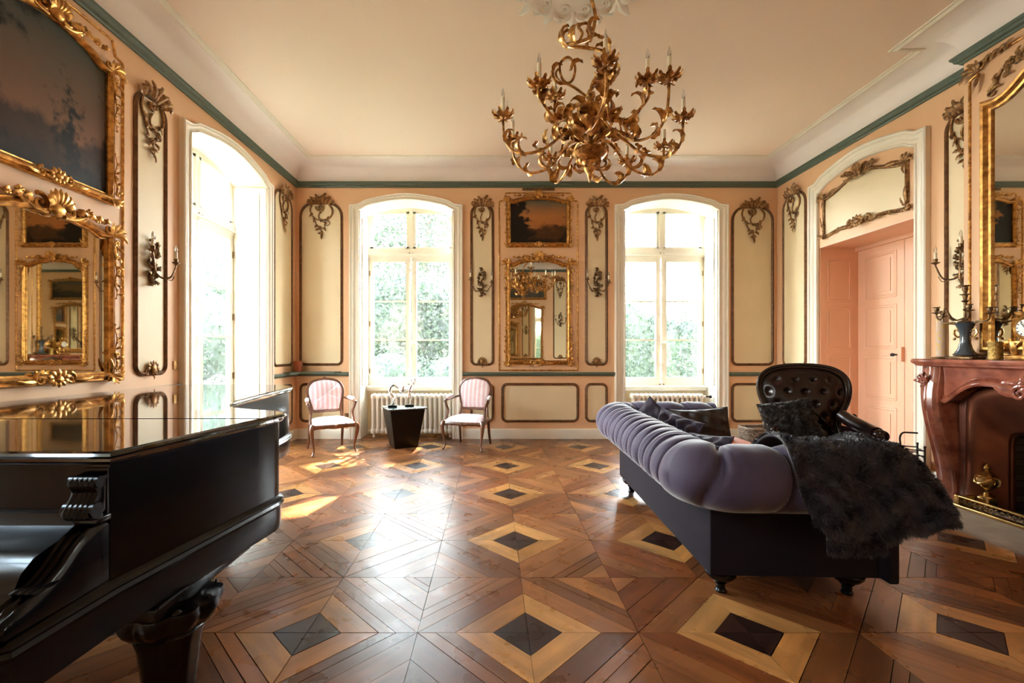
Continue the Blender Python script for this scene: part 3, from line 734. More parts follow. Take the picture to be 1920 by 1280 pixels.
# ============================================================ GILT TRUMEAUX
FMOULD = [(-.035,-.004),(-.035,.018),(-.028,.030),(-.018,.024),(-.008,.040),(.008,.050),(.020,.040),(.026,.024),(.035,.026),(.035,-.004)]
def paint_mat(name, sky0, sky1, warm, dark, hor=.45, seed=0., treeL=.42, treeR=.2, dim=1, mid=None):
    m, t, b = nodes(name); N, L = t.nodes, t.links
    tc = N.new('ShaderNodeTexCoord'); sp = N.new('ShaderNodeSeparateXYZ'); L.new(tc.outputs['UV'], sp.inputs[0])
    def math_(op, a, c, cl=False):
        n = N.new('ShaderNodeMath'); n.operation = op; n.use_clamp = cl
        for i, q in enumerate((a, c)):
            if isinstance(q, (int, float)): n.inputs[i].default_value = q
            else: L.new(q, n.inputs[i])
        return n.outputs[0]
    def noise(sc, det=6, off=0):
        mp = N.new('ShaderNodeMapping'); mp.inputs['Location'].default_value = (off+seed, off, seed); L.new(tc.outputs['UV'], mp.inputs[0])
        n = N.new('ShaderNodeTexNoise'); n.inputs['Scale'].default_value = sc; n.inputs['Detail'].default_value = det; L.new(mp.outputs[0], n.inputs[0]); return n.outputs[0]
    def mix(f, a, c):
        n = N.new('ShaderNodeMix'); n.data_type = 'RGBA'; L.new(f, n.inputs[0])
        for i, q in ((6, a), (7, c)):
            if isinstance(q, tuple): n.inputs[i].default_value = (*[k*dim for k in q], 1)
            else: L.new(q, n.inputs[i])
        return n.outputs[2]
    u, v = sp.outputs[0], sp.outputs[1]
    n1 = noise(3.2, 8); n2 = noise(7, 8, 3); n3 = noise(16, 6, 5)
    vv = math_('ADD', v, math_('MULTIPLY', math_('SUBTRACT', n1, .5), .18))
    r = N.new('ShaderNodeValToRGB'); e = r.color_ramp; L.new(vv, r.inputs[0])
    e.elements[0].position = hor-.12; e.elements[0].color = (*[k*dim for k in warm], 1)
    e.elements[1].position = 1; e.elements[1].color = (*[k*dim for k in sky1], 1)
    x = e.elements.new(hor+.22); x.color = (*[k*dim for k in sky0], 1)
    # land rises at the bottom
    land = math_('SUBTRACT', hor, v); land = math_('ADD', land, math_('MULTIPLY', math_('SUBTRACT', n1, .5), .5))
    c1 = mix(math_('MULTIPLY', land, 14, True), r.outputs[0], mix(n2, dark, tuple(lerp(d, w, .35) for d, w in zip(dark, warm))))
    # tree masses left and right
    tl = math_('ADD', math_('SUBTRACT', treeL, math_('ADD', u, math_('MULTIPLY', v, .25))), math_('MULTIPLY', math_('SUBTRACT', n2, .5), .9))
    c2 = mix(math_('MULTIPLY', tl, 9, True), c1, dark)
    tr = math_('ADD', math_('SUBTRACT', u, math_('ADD', 1-treeR, math_('MULTIPLY', v, .22))), math_('MULTIPLY', math_('SUBTRACT', n2, .5), .8))
    c3 = mix(math_('MULTIPLY', tr, 9, True), c2, tuple(k*.8 for k in dark))
    bt = math_('ADD', math_('SUBTRACT', .16, v), math_('MULTIPLY', math_('SUBTRACT', n1, .5), .5))
    c4 = mix(math_('MULTIPLY', bt, 6, True), c3, tuple(k*.6 for k in dark))
    if mid:
        tm = math_('SUBTRACT', .17, math_('ABSOLUTE', math_('SUBTRACT', u, mid), 0)); tm = math_('ADD', tm, math_('ADD', math_('MULTIPLY', math_('SUBTRACT', n1, .5), .5), math_('MULTIPLY', math_('SUBTRACT', n3, .5), .45))); tm = math_('SUBTRACT', tm, math_('MULTIPLY', v, .12))
        top = math_('MULTIPLY', math_('SUBTRACT', .80, v), 8, True)
        c4 = mix(math_('MULTIPLY', math_('MULTIPLY', tm, 10, True), top), c4, tuple(k*.9 for k in dark))
        tl2 = math_('ADD', math_('SUBTRACT', v, math_('ADD', .72, math_('MULTIPLY', u, .5))), math_('MULTIPLY', math_('SUBTRACT', n2, .5), .9))
        c4 = mix(math_('MULTIPLY', tl2, 10, True), c4, dark)
    L.new(c4, b.inputs['Base Color']); b.inputs['Roughness'].default_value = .42; b.inputs['Specular IOR Level'].default_value = .22
    bp = N.new('ShaderNodeBump'); bp.inputs['Strength'].default_value = .1; L.new(n3, bp.inputs['Height']); L.new(bp.outputs[0], b.inputs['Normal'])
    return m
M_PAINT1 = paint_mat('dusk_landscape_painting', (.40,.16,.045), (.075,.09,.065), (.36,.14,.04), (.010,.006,.004), hor=.40, treeL=.50, treeR=.14, seed=4)
M_PAINT2 = paint_mat('dark_landscape_painting', (.13,.075,.045), (.045,.058,.050), (.20,.09,.045), (.006,.007,.008), hor=.33, treeL=.20, treeR=.12, seed=11, mid=.66)
M_PAINT3 = paint_mat('back_landscape_painting', (.16,.10,.05), (.06,.08,.08), (.10,.06,.03), (.018,.018,.014), hor=.40, treeL=.35, treeR=.3, seed=21)
def flat_shape(outline, y, x0, x1, z0, z1):
    """thin board with uv, as plate: front face uv mapped"""
    n = len(outline); me = bpy.data.meshes.new('canvas')
    vs = [(x, y, z) for x, z in outline]+[(x, y+.012, z) for x, z in outline]
    fs = [tuple(range(n)), tuple(range(2*n-1, n-1, -1))]+[(i, n+i, n+(i+1)%n, (i+1)%n) for i in range(n)]
    me.from_pydata(vs, [], fs); uv = me.uv_layers.new(name='UVMap')
    for p in me.polygons:
        for li in p.loop_indices:
            v = me.vertices[me.loops[li].vertex_index].co; uv.data[li].uv = ((v.x-x0)/(x1-x0), (v.z-z0)/(z1-z0))
    fix_normals(me); return me
def board(name, outline, y, m, parent, box):
    me = flat_shape(outline, y, *box); me.materials.append(m)
    o = bpy.data.objects.new(name, me); COL.objects.link(o); o.parent = parent; return o
def arch_outline(hw, z0, zs, zp, wav=0, zb=0, n=10):
    """closed outline (ccw from bottom-left): bottom may dip/rise by zb at centre, top: shoulders zs, peak zp, wav = cusp"""
    P = []
    for k in range(n+1):
        x = -hw+2*hw*k/n; P.append((x, z0+zb*math.cos(x/hw*PI/2)))
    for k in range(2*n+1):
        x = hw-2*hw*k/(2*n); u = abs(x)/hw
        z = lerp(zs, zp, math.cos(u*PI/2)**1.2)
        if wav: z += -wav*math.exp(-((u-.80)/.10)**2)
        P.append((x, z))
    return P
def orn_top(mb, z, w, h, y=-.045, big=1.0):
    """cresting: shell, flanking scrolls and leaves around x=0 at height z"""
    for k in range(7):
        a = PI*(.12+.76*k/6); aleaf(mb, .02*big*math.cos(a), z+.01, a, h*.8*(.62+.38*math.sin(a)), .07*big, .5*math.cos(a), y=y-.01, lift=.03, n=6, lobes=2)
    mb.ball((0, y-.01, z-.005), (.05*big,.03,.04*big), 12)
    for s in (-1, 1):
        cscroll(mb, (s*.085*big, z+.01), .05*big, PI/2-s*.4, s*1.2, .014*big, y=y)
        cscroll(mb, (s*.16*big, z+.005), .035*big, PI/2+s*.6, -s*1.1, .011*big, y=y)
        scroll(mb, [(s*.05*big,z-.04),(s*.12*big,z-.03),(s*.2*big,z+.01),(s*w*.42,z+.015)], .013*big, .012*big, y=y)
        for k in range(4):
            x = s*(.12*big+k*(w*.5-.12*big)/4)
            aleaf(mb, x, z+.01, PI/2-s*.7, h*.55*(1-.13*k), .045*big, -s*1.2, y=y, n=6, lobes=3)
        flower(mb, s*.20*big, z+.035*big, .026*big, y=y-.01)
        flower(mb, s*(w*.36), z+.015, .022*big, y=y-.01)
def orn_corner(mb, x, z, s, up=1, y=-.04, k=1.0):
    """leafy scroll knot on a corner, s=-1 left / 1 right, up=1 top / -1 bottom"""
    for j, a in enumerate((.3, .95, 1.6, 2.3)):
        aa = a if s > 0 else PI-a
        aleaf(mb, x, z, aa*up if up > 0 else -aa, (.12-.012*j)*k, .05*k, s*up*(-.9), y=y, n=7, lobes=3)
    cscroll(mb, (x+s*.03*k, z+up*.015*k), .035*k, 0 if s > 0 else PI, s*up*1.2, .012*k, y=y)
    cscroll(mb, (x-s*.035*k, z+up*.03*k), .028*k, 0 if s > 0 else PI, -s*up*1.1, .010*k, y=y)
    aleaf(mb, x-s*.02, z-up*.02*k, (-PI/2 if up > 0 else PI/2), .14*k, .045*k, s*.3, y=y, n=7)
def garland(mb, x, z0, z1, s, y=-.035, k=1.0, seed=1):
    rg = random.Random(seed); L = abs(z1-z0); n = max(3, int(L/.035)); d = 1 if z1 > z0 else -1
    P = [(x+.010*math.sin(i*1.3), z0+d*L*i/n) for i in range(n+1)]
    scroll(mb, P, .008*k, .008, y=y)
    for i in range(n):
        t = i/n; sz = k*(1-.45*t)
        aleaf(mb, P[i][0], P[i][1], (PI/2*d)+(.9 if i % 2 else -.9), .052*sz, .030*sz, rg.uniform(-.8,.8), y=y-.006, n=5, lobes=2)
        if i % 3 == 0: flower(mb, P[i][0]+rg.uniform(-.008,.008), P[i][1], .022*sz, y=y-.014)
def orn_bottom(mb, z, w, k=1.0, y=-.045):
    for j in range(5):
        a = PI*(.1+.8*j/4); aleaf(mb, .015*k*math.cos(a), z, a, .060*k, .050*k, 0, y=y-.005, n=5, lobes=2)
        aleaf(mb, .015*k*math.cos(a), z, -a, .050*k, .050*k, 0, y=y-.005, n=5, lobes=2)
    mb.ball((0,y-.02,z),(.028*k,.02,.024*k),10)
    for s in (-1, 1):
        cscroll(mb, (s*.09*k, z+.0), .035*k, PI/2, -s*1.2, .011*k, y=y)
        aleaf(mb, s*.10*k, z-.01, (0 if s > 0 else PI)-s*.2, .13*k, .035*k, s*.4, y=y, n=7)
def framed(kind, rot, loc, hw, z0, zs, zp, label, m, wav=.02, zb=0, gold=None, scale=1.0, cat=None, crest=True, fm=FMOULD, garl=True, group=None):
    gold = gold or M_GOLD
    r = empty(kind, loc, rot, label, cat or ('mirror' if 'mirror' in kind else 'painting'), group)
    fw = .035
    inner = arch_outline(hw, z0, zs, zp, wav, zb)
    cx = [(x*(hw+.03)/hw, z+(.03 if z > (z0+zs)/2 else -.03)) for x, z in inner]
    board('mirror_glass' if 'mirror' in kind else 'canvas', [(x*(hw+.01)/hw, z+(.01 if z > (z0+zs)/2 else -.01)) for x, z in inner], -.012, m, r, (-hw, hw, z0, zp))
    MB().plate([(x*(hw+.045)/hw, z+(.035 if z > (z0+zs)/2 else -.035)) for x, z in inner], .001, -.004).build('backboard', gold, r, smooth=False)
    MB().sweep(cx, fm, True).build('frame', gold, r, ang=40)
    k = scale
    if crest:
        mb = MB(); orn_top(mb, zp+.035, hw*2, .13*k, big=1.05*k); mb.build('carved_crest', gold, r)
    for s in (-1, 1):
        mb = MB(); orn_corner(mb, s*(hw+.03), zs+.04, s, 1, k=k)
        if garl: garland(mb, s*(hw+.062), zs-.02, zs-.02-min(.45, (zs-z0)*.42), s, k=k, seed=3+s)
        mb.build('corner_carving', gold, r)
        mb = MB(); orn_corner(mb, s*(hw+.03), z0-.03, s, -1, k=.75*k)
        if garl: garland(mb, s*(hw+.062), z0+.02, z0+.02+min(.5, (zs-z0)*.34), s, k=.9*k, seed=9+s)
        mb.build('corner_carving', gold, r)
    mb = MB(); orn_bottom(mb, z0-.03+zb*.8, hw*2, k); mb.build('bottom_carving', gold, r)
    return r
def border(rot, loc, hw, z0, zs, label, ear=.07, gold=None, r=.007, top=None, cut=None):
    """thin gilt fillet framing the whole pier"""
    top = top or zs+.06
    P = [(-hw,z0),(hw,z0),(hw,zs-.02),(hw-.01,zs),(hw-ear,zs+.01),(hw-ear-.03,top),(-hw+ear+.03,top),(-hw+ear,zs+.01),(-hw+.01,zs),(-hw,zs-.02)]
    P = P[1:]+P[:1]
    mb = MB(); mb.sweep([(x,z) for x,z in P], prof_half(.022,.014), True)
    return mb.build('trim_%d' % random.randint(30,99), gold or M_GOLD, None, loc=loc, rot=(0,0,rot), label=label, kind='structure')
TX = fx(1009.5)
framed('gilt_mirror', 0, (TX,YF,0), .43, fz(676), fz(500), fz(490), 'small arched gilt mirror between the two far windows', M_MIRROR, wav=.025)
framed('landscape_painting', 0, (TX,YF,0), .425, fz(456), fz(382), fz(375), 'small sunset landscape painting in gilt frame above the far mirror', M_PAINT1, wav=.015, scale=.8)
border(0, (TX,YF,0), .59, fz(694), fz(377), 'thin gilt fillet around the far mirror and sunset painting', top=fz(362))
LC = 3.0
framed('gilt_mirror', PI/2, (XL,LC,0), .43, 1.15, 2.16, 2.22, 'large gilt mirror with heavy carved crest on the left wall above the piano', M_MIRROR, wav=.02, gold=M_GOLD, scale=1.15)
framed('landscape_painting', PI/2, (XL,LC,0), .43, 2.50, 3.42, 3.52, 'large dark landscape painting in carved gilt frame at the top left', M_PAINT2, wav=.02, scale=1.0, garl=True)
border(PI/2, (XL,LC,0), .595, 1.09, 3.60, 'thin gilt fillet around the left wall mirror and dark painting', top=3.72)
framed('gilt_mirror', PI, (.98,YB,0), .52, 1.12, 2.62, 2.74, 'gilt mirror on the back wall seen only in reflection', M_MIRROR, gold=M_GOLD2)
framed('landscape_painting', PI, (.98,YB,0), .62, 2.98, 3.45, 3.5, 'landscape painting on the back wall seen only in reflection', M_PAINT3, gold=M_GOLD2, scale=.8)
# chimney-piece mirror: plain gold bolection frame
CMOULD = [(-.045,-.004),(-.045,.014),(-.036,.034),(-.018,.050),(.0,.046),(.012,.028),(.02,.022),(.03,.032),(.045,.028),(.045,-.004)]
cm = empty('gilt_mirror', (CBX,CB,0), -PI/2, 'tall plain gold framed mirror above the marble fireplace', 'mirror')
def chimney_top(x, hw=.56):
    u = abs(x)/hw
    return 3.31+ .20*smooth(0, 1, 1-u) + (.03*math.sin(u*PI*2) if u > .5 else 0)
CO = [(-.56,1.34),(.56,1.34)]+[(.56-1.12*k/24, chimney_top(.56-1.12*k/24)) for k in range(25)]
board('mirror_glass', [(x*.96, z-(.03 if z > 2 else -.0)) for x, z in CO], -.012, M_MIRROR, cm, (-.56,.56,1.3,3.5))
MB().sweep(CO, CMOULD, True).build('frame', M_GOLD, cm, ang=40)
for s in (-1, 1):
    mb = MB()
    scroll(mb, [(s*.55,3.42),(s*.50,3.47),(s*.44,3.55),(s*.36,3.56),(s*.25,3.66)], .012, .016)
    for k in range(8): aleaf(mb, s*(.53-.04*k), 3.42+.028*k, (1.2 if k%2 else 2.6) if s > 0 else (1.9 if k%2 else .5), .085, .04, .8*s, n=6, lobes=3)
    flower(mb, s*.38, 3.57, .03); cscroll(mb, (s*.53,3.40), .03, 0, s*1.2, .01)
    mb.build('leaf_spray', M_CARVE, cm)
b = border(-PI/2, (CBX,CB,0), .70, 1.28, 3.60, 'thin gilt fillet around the chimney mirror', ear=.05, top=3.70, gold=M_GOLD2, r=.01)
for s in (-1, 1):
    mb = MB()
    orn_corner(mb, s*.63, 3.63, s, 1, y=-.025, k=1.15)
    for k in range(4): aleaf(mb, s*(.58-.05*k), 3.66+.005*k, 2.2 if s > 0 else .9, .10, .04, .6*s, y=-.02, n=6)
    mb.build('corner_carving', M_CARVE, b)

# picture light bar behind the crest of the far painting
MB().box(-.24, .24, -.03, -.002, fz(357), fz(353)).build('picture_rail', M_BRONZE, None, smooth=False, loc=(TX,YF,0), label='short dark bar under the cornice above the sunset painting', cat='bar')

# ============================================================ OVERDOOR + DOOR
MB_ = MB()
door = empty('door_1', (XR,DC,0), -PI/2, 'peach panelled double door in a deep recess', 'door', kind='structure')
dp = [(x, z+.0) for x, z in ARCH]
MB().sweep(casing_path(DHO+.075), CASING).build('casing', M_WHITE, door, ang=30)
od = MB(); dep = .50
for s in (-1, 1):
    a, b = (0.003, DHO-.004); q = (min(s*a,s*b), max(s*a,s*b)); d0 = MB()
    d0.box(q[0], q[1], dep, dep+.04, .003, DZ-.012)
    hs = [(.20,.62),(.74,1.24),(1.36,1.86),(1.98,2.50)]
    x0, x1 = q[0]+.12, q[1]-.12
    for z0, z1 in hs:
        d0.sweep(rrect(x0,x1,z0,z1,.002,.002,1), [(-.024,-.001),(-.024,.004),(-.014,.007),(-.004,.003),(.004,.006),(.014,.008),(.020,.003),(.020,-.001)], True, M=Matrix.Translation((0,dep,0)))
        d0.box(x0+.06, x1-.06, dep-.006, dep, z0+.06, z1-.06)
    leafo = d0.build('door_leaf', M_DOOR, door, ang=25)
    if s < 0:
        kb = MB(); kb.box(-.055,-.004,dep-.035,dep,1.20,1.36); kb.build('lock_case', M_DOOR, leafo, smooth=False)
        kb = MB(); kb.tube([(-.085,dep,1.27),(-.085,dep-.05,1.27)], .010, 8); kb.ball((-.085,dep-.065,1.27),(.03,.018,.02),10); kb.build('door_knob', M_IRON, leafo)
ln = MB()
for s in (-1, 1):
    M = Matrix.Translation((s*(DHO-.0125),0,0)) @ Matrix.Rotation(-s*PI/2, 4, 'Z')
    # faces look inward to the opening; local x runs along the depth
    for z0, z1 in [(.20,.62),(.74,1.24),(1.36,1.86),(1.98,2.50)]:
        a, b2 = (-dep+.1, -.12) if s > 0 else (.12, dep-.1)
        ln.sweep(rrect(a,b2,z0,z1,.002,.002,1), [(-.022,-.001),(-.022,.004),(-.012,.007),(.0,.003),(.010,.007),(.016,.003),(.016,-.001)], True, M=M)
ln.build('reveal_panelling', M_DOOR, door, ang=25)
for s in (-1,1): MB().box(min(s*DHO,s*(DHO-.012)), max(s*DHO,s*(DHO-.012)), .01, dep+.05, 0, DZ).build('recess_lining', M_DOOR, door, smooth=False)
lb_ = MB(); lb_.box(-DHO, DHO, .0, dep+.05, DZ-.012, DZ+.002); lb_.box(-DHO, DHO, dep-.04, dep, DZ-.06, DZ-.012)
lb_.build('recess_lining', M_DOOR, door, smooth=False)
MB().box(-DHO-.1, DHO+.1, dep+.10, dep+.13, -.02, DZ+.1).build('light_block', M_CREAM, door, smooth=False)  # unseen panel added behind the leaves to stop sky light at the gaps
# carved overdoor panel
ov = empty('overdoor_panel', (XR,DC,0), -PI/2, 'cream overdoor panel in a carved bronze-brown frame above the peach door', 'wall panel')
def ovtop(x): u = abs(x)/.58; return 3.26+.14*(1-smooth(0,1,u))
def ovbot(x): u = abs(x)/.58; return 2.78+.06*math.sin(PI*min(1,u*1.0))**2*(.6) + (.03 if u < .2 else 0)
OO = [(-.58+1.16*k/16, ovbot(-.58+1.16*k/16)) for k in range(17)]+[(.58-1.16*k/20, ovtop(.58-1.16*k/20)) for k in range(21)]
MB().plate(OO, .002, -.006).build('field', M_CREAM, ov, smooth=False)
MB().sweep(OO, [(q*1.15, d) for q, d in PMOULD], True).build('frame', M_CARVE, ov, ang=40)
mb = MB(); orn_top(mb, 3.41, .5, .10, y=-.03, big=.95); orn_bottom(mb, 3.36, .3, .9, y=-.04); mb.build('carved_crest', M_CARVE, ov)
mb = MB(); orn_bottom(mb, 2.82, .3, 1.35, y=-.035); mb.build('bottom_carving', M_CARVE, ov)
for s in (-1, 1):
    mb = MB(); orn_corner(mb, s*.58, 3.28, s, 1, y=-.025, k=.9); aleaf(mb, s*.5, 3.30, PI-.2 if s > 0 else .2, .2, .05, s*.2, y=-.02)
    mb.build('corner_carving', M_CARVE, ov)
    mb = MB(); orn_corner(mb, s*.58, 2.80, s, -1, y=-.025, k=.7); aleaf(mb, s*.58, 2.86, PI/2, .18, .045, -s*.2, y=-.02)
    mb.build('corner_carving', M_CARVE, ov)
    for x in (.25,.38):
        mb = MB(); aleaf(mb, s*x, ovbot(x)+.01, -.9 if s > 0 else PI+.9, .08, .035, 0, y=-.02, n=5); mb.build('leaf_sprig', M_CARVE, ov)

# ============================================================ SCONCES
def candle_parts(par, x, y, z, h=.075, r=.012, bulb=True, names=True):
    MB().lathe([(r,0),(r,h),(r*.7,h+.002)], (x,y,z), 10).build('candle_tube', M_CANDLE, par)
    if bulb: MB().lathe([(.006,0),(.011,.012),(.013,.026),(.009,.045),(.002,.062)], (x,y,z+h), 10).build('flame_bulb', M_BULB, par)
def bulbm():
    m, t, b = nodes('clear_bulb'); b.inputs['Base Color'].default_value = (.9,.9,.88,1); b.inputs['Roughness'].default_value = .08; b.inputs['Transmission Weight'].default_value = .85; return m
M_BULB = bulbm()
def make_sconce(name, rot, loc, label, arms=((-.16,-.03,-.10),(.16,-.05,-.10)), group=None):
    r = empty(name, loc, rot, label, 'sconce', group)
    mb = MB()
    scroll(mb, [(.01,-.20),(-.02,-.14),(.015,-.06),(-.015,.02),(.03,.09),(.01,.15),(-.02,.18)], .019, .014, y=-.02)
    cscroll(mb, (.01,.12), .05, -PI/2, 1.1, .014, y=-.025); cscroll(mb, (.0,-.13), .04, PI/2, 1.1, .013, y=-.025); cscroll(mb, (-.03,-.01), .045, 0, -1.1, .012, y=-.03)
    for k, (x, z, a) in enumerate(((0,.18,1.57),(-.02,.10,2.6),(.02,.04,.4),(-.02,.0,3.3),(.02,-.05,-.5),(-.02,-.09,3.9),(.01,-.16,-1.2),(0,-.18,-1.8),(.03,.12,.9),(-.03,.05,2.9))):
        aleaf(mb, x, z, a, .062, .055, 1.3*(-1)**k, y=-.022, n=6, lobes=3)
    flower(mb, 0, -.03, .028, y=-.04)
    mb.build('backplate', M_BRONZE, r)
    for (ax, az, ay) in arms:
        mb = MB(); s = 1 if ax > 0 else -1
        P = cr([(0,-.03,-.08),(s*.05,-.06,-.13),(ax*.62,ay*.9,-.12),(ax*.95,ay,-.06+az+.03),(ax,ay,az+.0)], 6)
        mb.tube(P, lambda t: .009*(1-.3*t), 8)
        q = [(a.x, a.y, a.z) for a in P]
        leaf(mb, cr([q[8], (q[12][0],q[12][1]-.01,q[12][2]-.03), (q[16][0],q[16][1],q[16][2]-.045)], 4), .03, (0,0,-1), lobes=3)
        a = mb.build('arm', M_BRONZE, r)
        mb = MB(); mb.lathe([(.004,-.01),(.010,0),(.030,.012),(.034,.018),(.030,.018),(.012,.010),(.014,.020),(.016,.03),(.018,.05),(.012,.05)], (ax,ay,az), 14)
        mb.build('drip_cup', M_BRONZE, a)
        candle_parts(a, ax, ay, az+.05, .06)
    return r
sc = make_sconce('wall_sconce', 0, (fx(904),YF,fz(530)), 'bronze two-armed candle sconce on the narrow panel left of the far mirror', arms=((-.17,.02,-.10),(.145,-.02,-.10)))
copy_thing(sc, (fx(1120),YF,fz(530)), 0, 'bronze two-armed candle sconce on the narrow panel right of the far mirror')
make_sconce('wall_sconce', PI/2, (XL,3.89,2.08), 'bronze two-armed candle sconce on the left wall between big mirror and window', arms=((-.12,.06,-.11),(.13,.0,-.13)))
make_sconce('wall_sconce', -PI/2, (XR,4.07,2.10), 'bronze two-armed candle sconce between the door and the chimney mirror', arms=((-.15,.02,-.13),(.05,.12,-.10)))
c = copy_thing(sc, (2.1,YB,2.3), PI, 'bronze two-armed candle sconce on the back wall seen only in reflection')

# corner shelf, tumbler, wall socket
sh = [(XL+.0,YF-.0),(XL+.0,YF-.42),(XL+.10,YF-.42),(XL+.17,YF-.30),(XL+.30,YF-.17),(fx(632),YF-.13),(fx(640),YF-.04),(fx(640),YF-.0)]
mb = MB(); n = len(sh); mb.add([(x,y,.985) for x,y in sh]+[(x,y,1.012) for x,y in sh], [tuple(range(n)), tuple(range(2*n-1,n-1,-1))]+[(i,(i+1)%n,n+(i+1)%n,n+i) for i in range(n)])
mb.build('corner_shelf', M_GREEN, None, smooth=False, label='green painted corner ledge under the tumbler at the far left corner', cat='shelf')
def tint_glass(name, c, rough=.05, tr=.8):
    m, t, b = nodes(name); b.inputs['Base Color'].default_value = (*c,1); b.inputs['Roughness'].default_value = rough; b.inputs['Transmission Weight'].default_value = tr; return m
M_TUMB = tint_glass('coral_glass', (.85,.30,.18), .08, .6)
mb = MB(); prof = [(.048,0),(.052,.004),(.068,.155),(.064,.155),(.050,.012),(.0,.012)]
mb.lathe(prof, seg=24, fl=lambda a, k: 1+.025*math.cos(12*a)); mb.build('glass_tumbler', M_TUMB, None, loc=(fx(567)+.0,YF-.14,1.013), label='fluted coral glass tumbler on the green corner ledge', cat='tumbler')
mb = MB(); mb.rbox(-.03,.03,-.012,.002,-.04,.04,.006); mb.build('wall_socket', M_SOCKET, None, loc=(XL,4.19,1.18), rot=RL, label='small brass switch plate on the left wall beside the window', cat='switch')
mb = MB(); mb.rbox(-.03,.03,-.012,.002,-.03,.03,.006); mb.ball((0,-.018,0),(.012,.01,.012),8); mb.build('wall_socket', M_BROWN, None, loc=(fx(650),YF,fz(778)), label='small brown wall socket behind the left small armchair', cat='socket')

# ============================================================ RADIATORS
def radiator(xc, nsec, label):
    r = empty('radiator', (xc, YF+.13, 0), 0, label, 'radiator', 'cast iron radiators under the far windows')
    W = .073; x0 = -nsec*W/2
    mb = MB()
    for i in range(nsec):
        x = x0+W*(i+.5)
        for y in (-.06, .0, .06):
            P = cr([(x,y,.11),(x,y,.30),(x,y,.62)], 3); mb.tube(P, .021, 8)
        for z in (.10, .62): mb.rbox(x-.032, x+.032, -.085, .085, z-.04, z+.045, .028, n=3)
    mb.tube([(x0-.01,0,.62),(x0+nsec*W+.05,0,.62)], .018, 8); mb.tube([(x0-.05,0,.10),(x0+nsec*W+.01,0,.10)], .018, 8)
    mb.build('radiator_sections', M_RAD, r)
    for x in (x0+W*.5, x0+W*(nsec-.5)): MB().lathe([(.022,0),(.018,.02),(.02,.08)], (x,0,0), 8).build('foot', M_RAD, r)
    mb = MB(); X = x0+nsec*W+.07; mb.tube([(X-.02,0,.62),(X+.0,0,.62),(X+.03,-.02,.62)], .012, 8); mb.ball((X+.045,-.03,.62), .024, 10); mb.build('valve', M_IRON, r)
    MB().tube([(X-.015,0,.60),(X-.015,0,.02)], .010, 8).build('pipe', M_RAD, r)
    return r
radiator(W1+.06, 17, 'cream cast iron radiator behind the black side table')
radiator(W2-.02, 15, 'cream cast iron radiator behind the sofa under the right-hand far window')
# ============================================================ GRAND PIANO
def offset_outline(P, d):
    n = len(P); out = []
    for i in range(n):
        a, b, c = V(P[i-1]), V(P[i]), V(P[(i+1)%n]); t1, t2 = (b-a).normalized(), (c-b).normalized()
        n1, n2 = V((t1.y,-t1.x)), V((t2.y,-t2.x)); m = (n1+n2)
        m = m.normalized() if m.length > 1e-4 else n1
        out.append((b.x+m.x*d/max(.4,m.dot(n1)), b.y+m.y*d/max(.4,m.dot(n1))))
    return out
def stack(mb, P, prof, mi=0):
    """prof: (outward offset, z); P ccw outline"""
    mb.rings([[(x, y, z) for x, y in offset_outline(P, d)] for d, z in prof], False, True, mi)
    return mb
SIDE = [(-1.077,1.27),(-1.03,1.58),(-.985,1.88)]
CURVE = [(p.x, p.y) for p in cr([(-.968,2.0,0),(-.975,2.06,0),(-1.03,2.11,0),(-1.166,2.165,0),(-1.34,2.27,0),(-1.447,2.44,0),(-1.50,2.70,0),(-1.555,3.08,0),(-1.60,3.48,0),(-1.66,3.67,0),(-1.83,3.80,0),(-2.2,3.86,0),(-2.56,3.83,0),(-2.68,3.70,0),(-2.70,3.3,0)], 4)]
piano = empty('grand_piano', (-1.9,2.4,0), 0, 'black lacquered antique grand piano filling the left foreground', 'piano')
def pb(mb, name, m, parent=None, **k):
    o = mb.build(name, m, parent or piano, loc=(1.9,-2.4,0) if parent is None else (0,0,0), **k); return o
LIDP = [(.014,.985),(.012,.988),(.018,.996),(.016,1.003),(.026,1.006),(.032,1.013),(.026,1.020),(.014,1.024)]
mb = MB(); stack(mb, SIDE[2:]+CURVE+[(-2.72,1.868)], [(.008,.985)]+[(d+.002,z) for d,z in LIDP[1:]]); pb(mb, 'lid', M_PTOP, ang=14)
mb = MB(); stack(mb, SIDE[:2]+[(-.987,1.868),(-2.72,1.855),(-2.72,1.27)], [(.008,.985)]+[(d+.002,z) for d,z in LIDP[1:]]); pb(mb, 'lid_front_flap', M_PTOP, ang=14)
mb = MB(); stack(mb, SIDE+CURVE+[(-2.70,1.28)], [(.0,.60),(.0,.984)]); pb(mb, 'case', M_BLACK, ang=20)
PL = [(-1.12,.985),(-1.085,1.01),(-1.075,1.27)]+SIDE[1:]+CURVE+[(-2.70,1.0),(-2.66,.975)]
mb = MB(); stack(mb, PL, [(-.02,.50),(.004,.505),(.008,.515),(.008,.605),(.014,.612),(.022,.622),(.016,.632),(.020,.640),(.012,.650),(-.002,.655),(-.012,.668),(-.02,.672)]); pb(mb, 'plinth', M_BLACK, ang=40)
# key cover (closed fallboard) and front board
prof = [(1.30,.975),(1.295,.86),(1.25,.853),(1.245,.842),(1.235,.825),(1.205,.805),(1.165,.797),(1.125,.785),(1.095,.760),(1.075,.72),(1.065,.672),(1.30,.672)]
mb = MB(); mb.rings([[(x, y, z) for y, z in prof] for x in (-2.62,-1.146)]); pb(mb, 'fallboard', M_BLACK, ang=25)
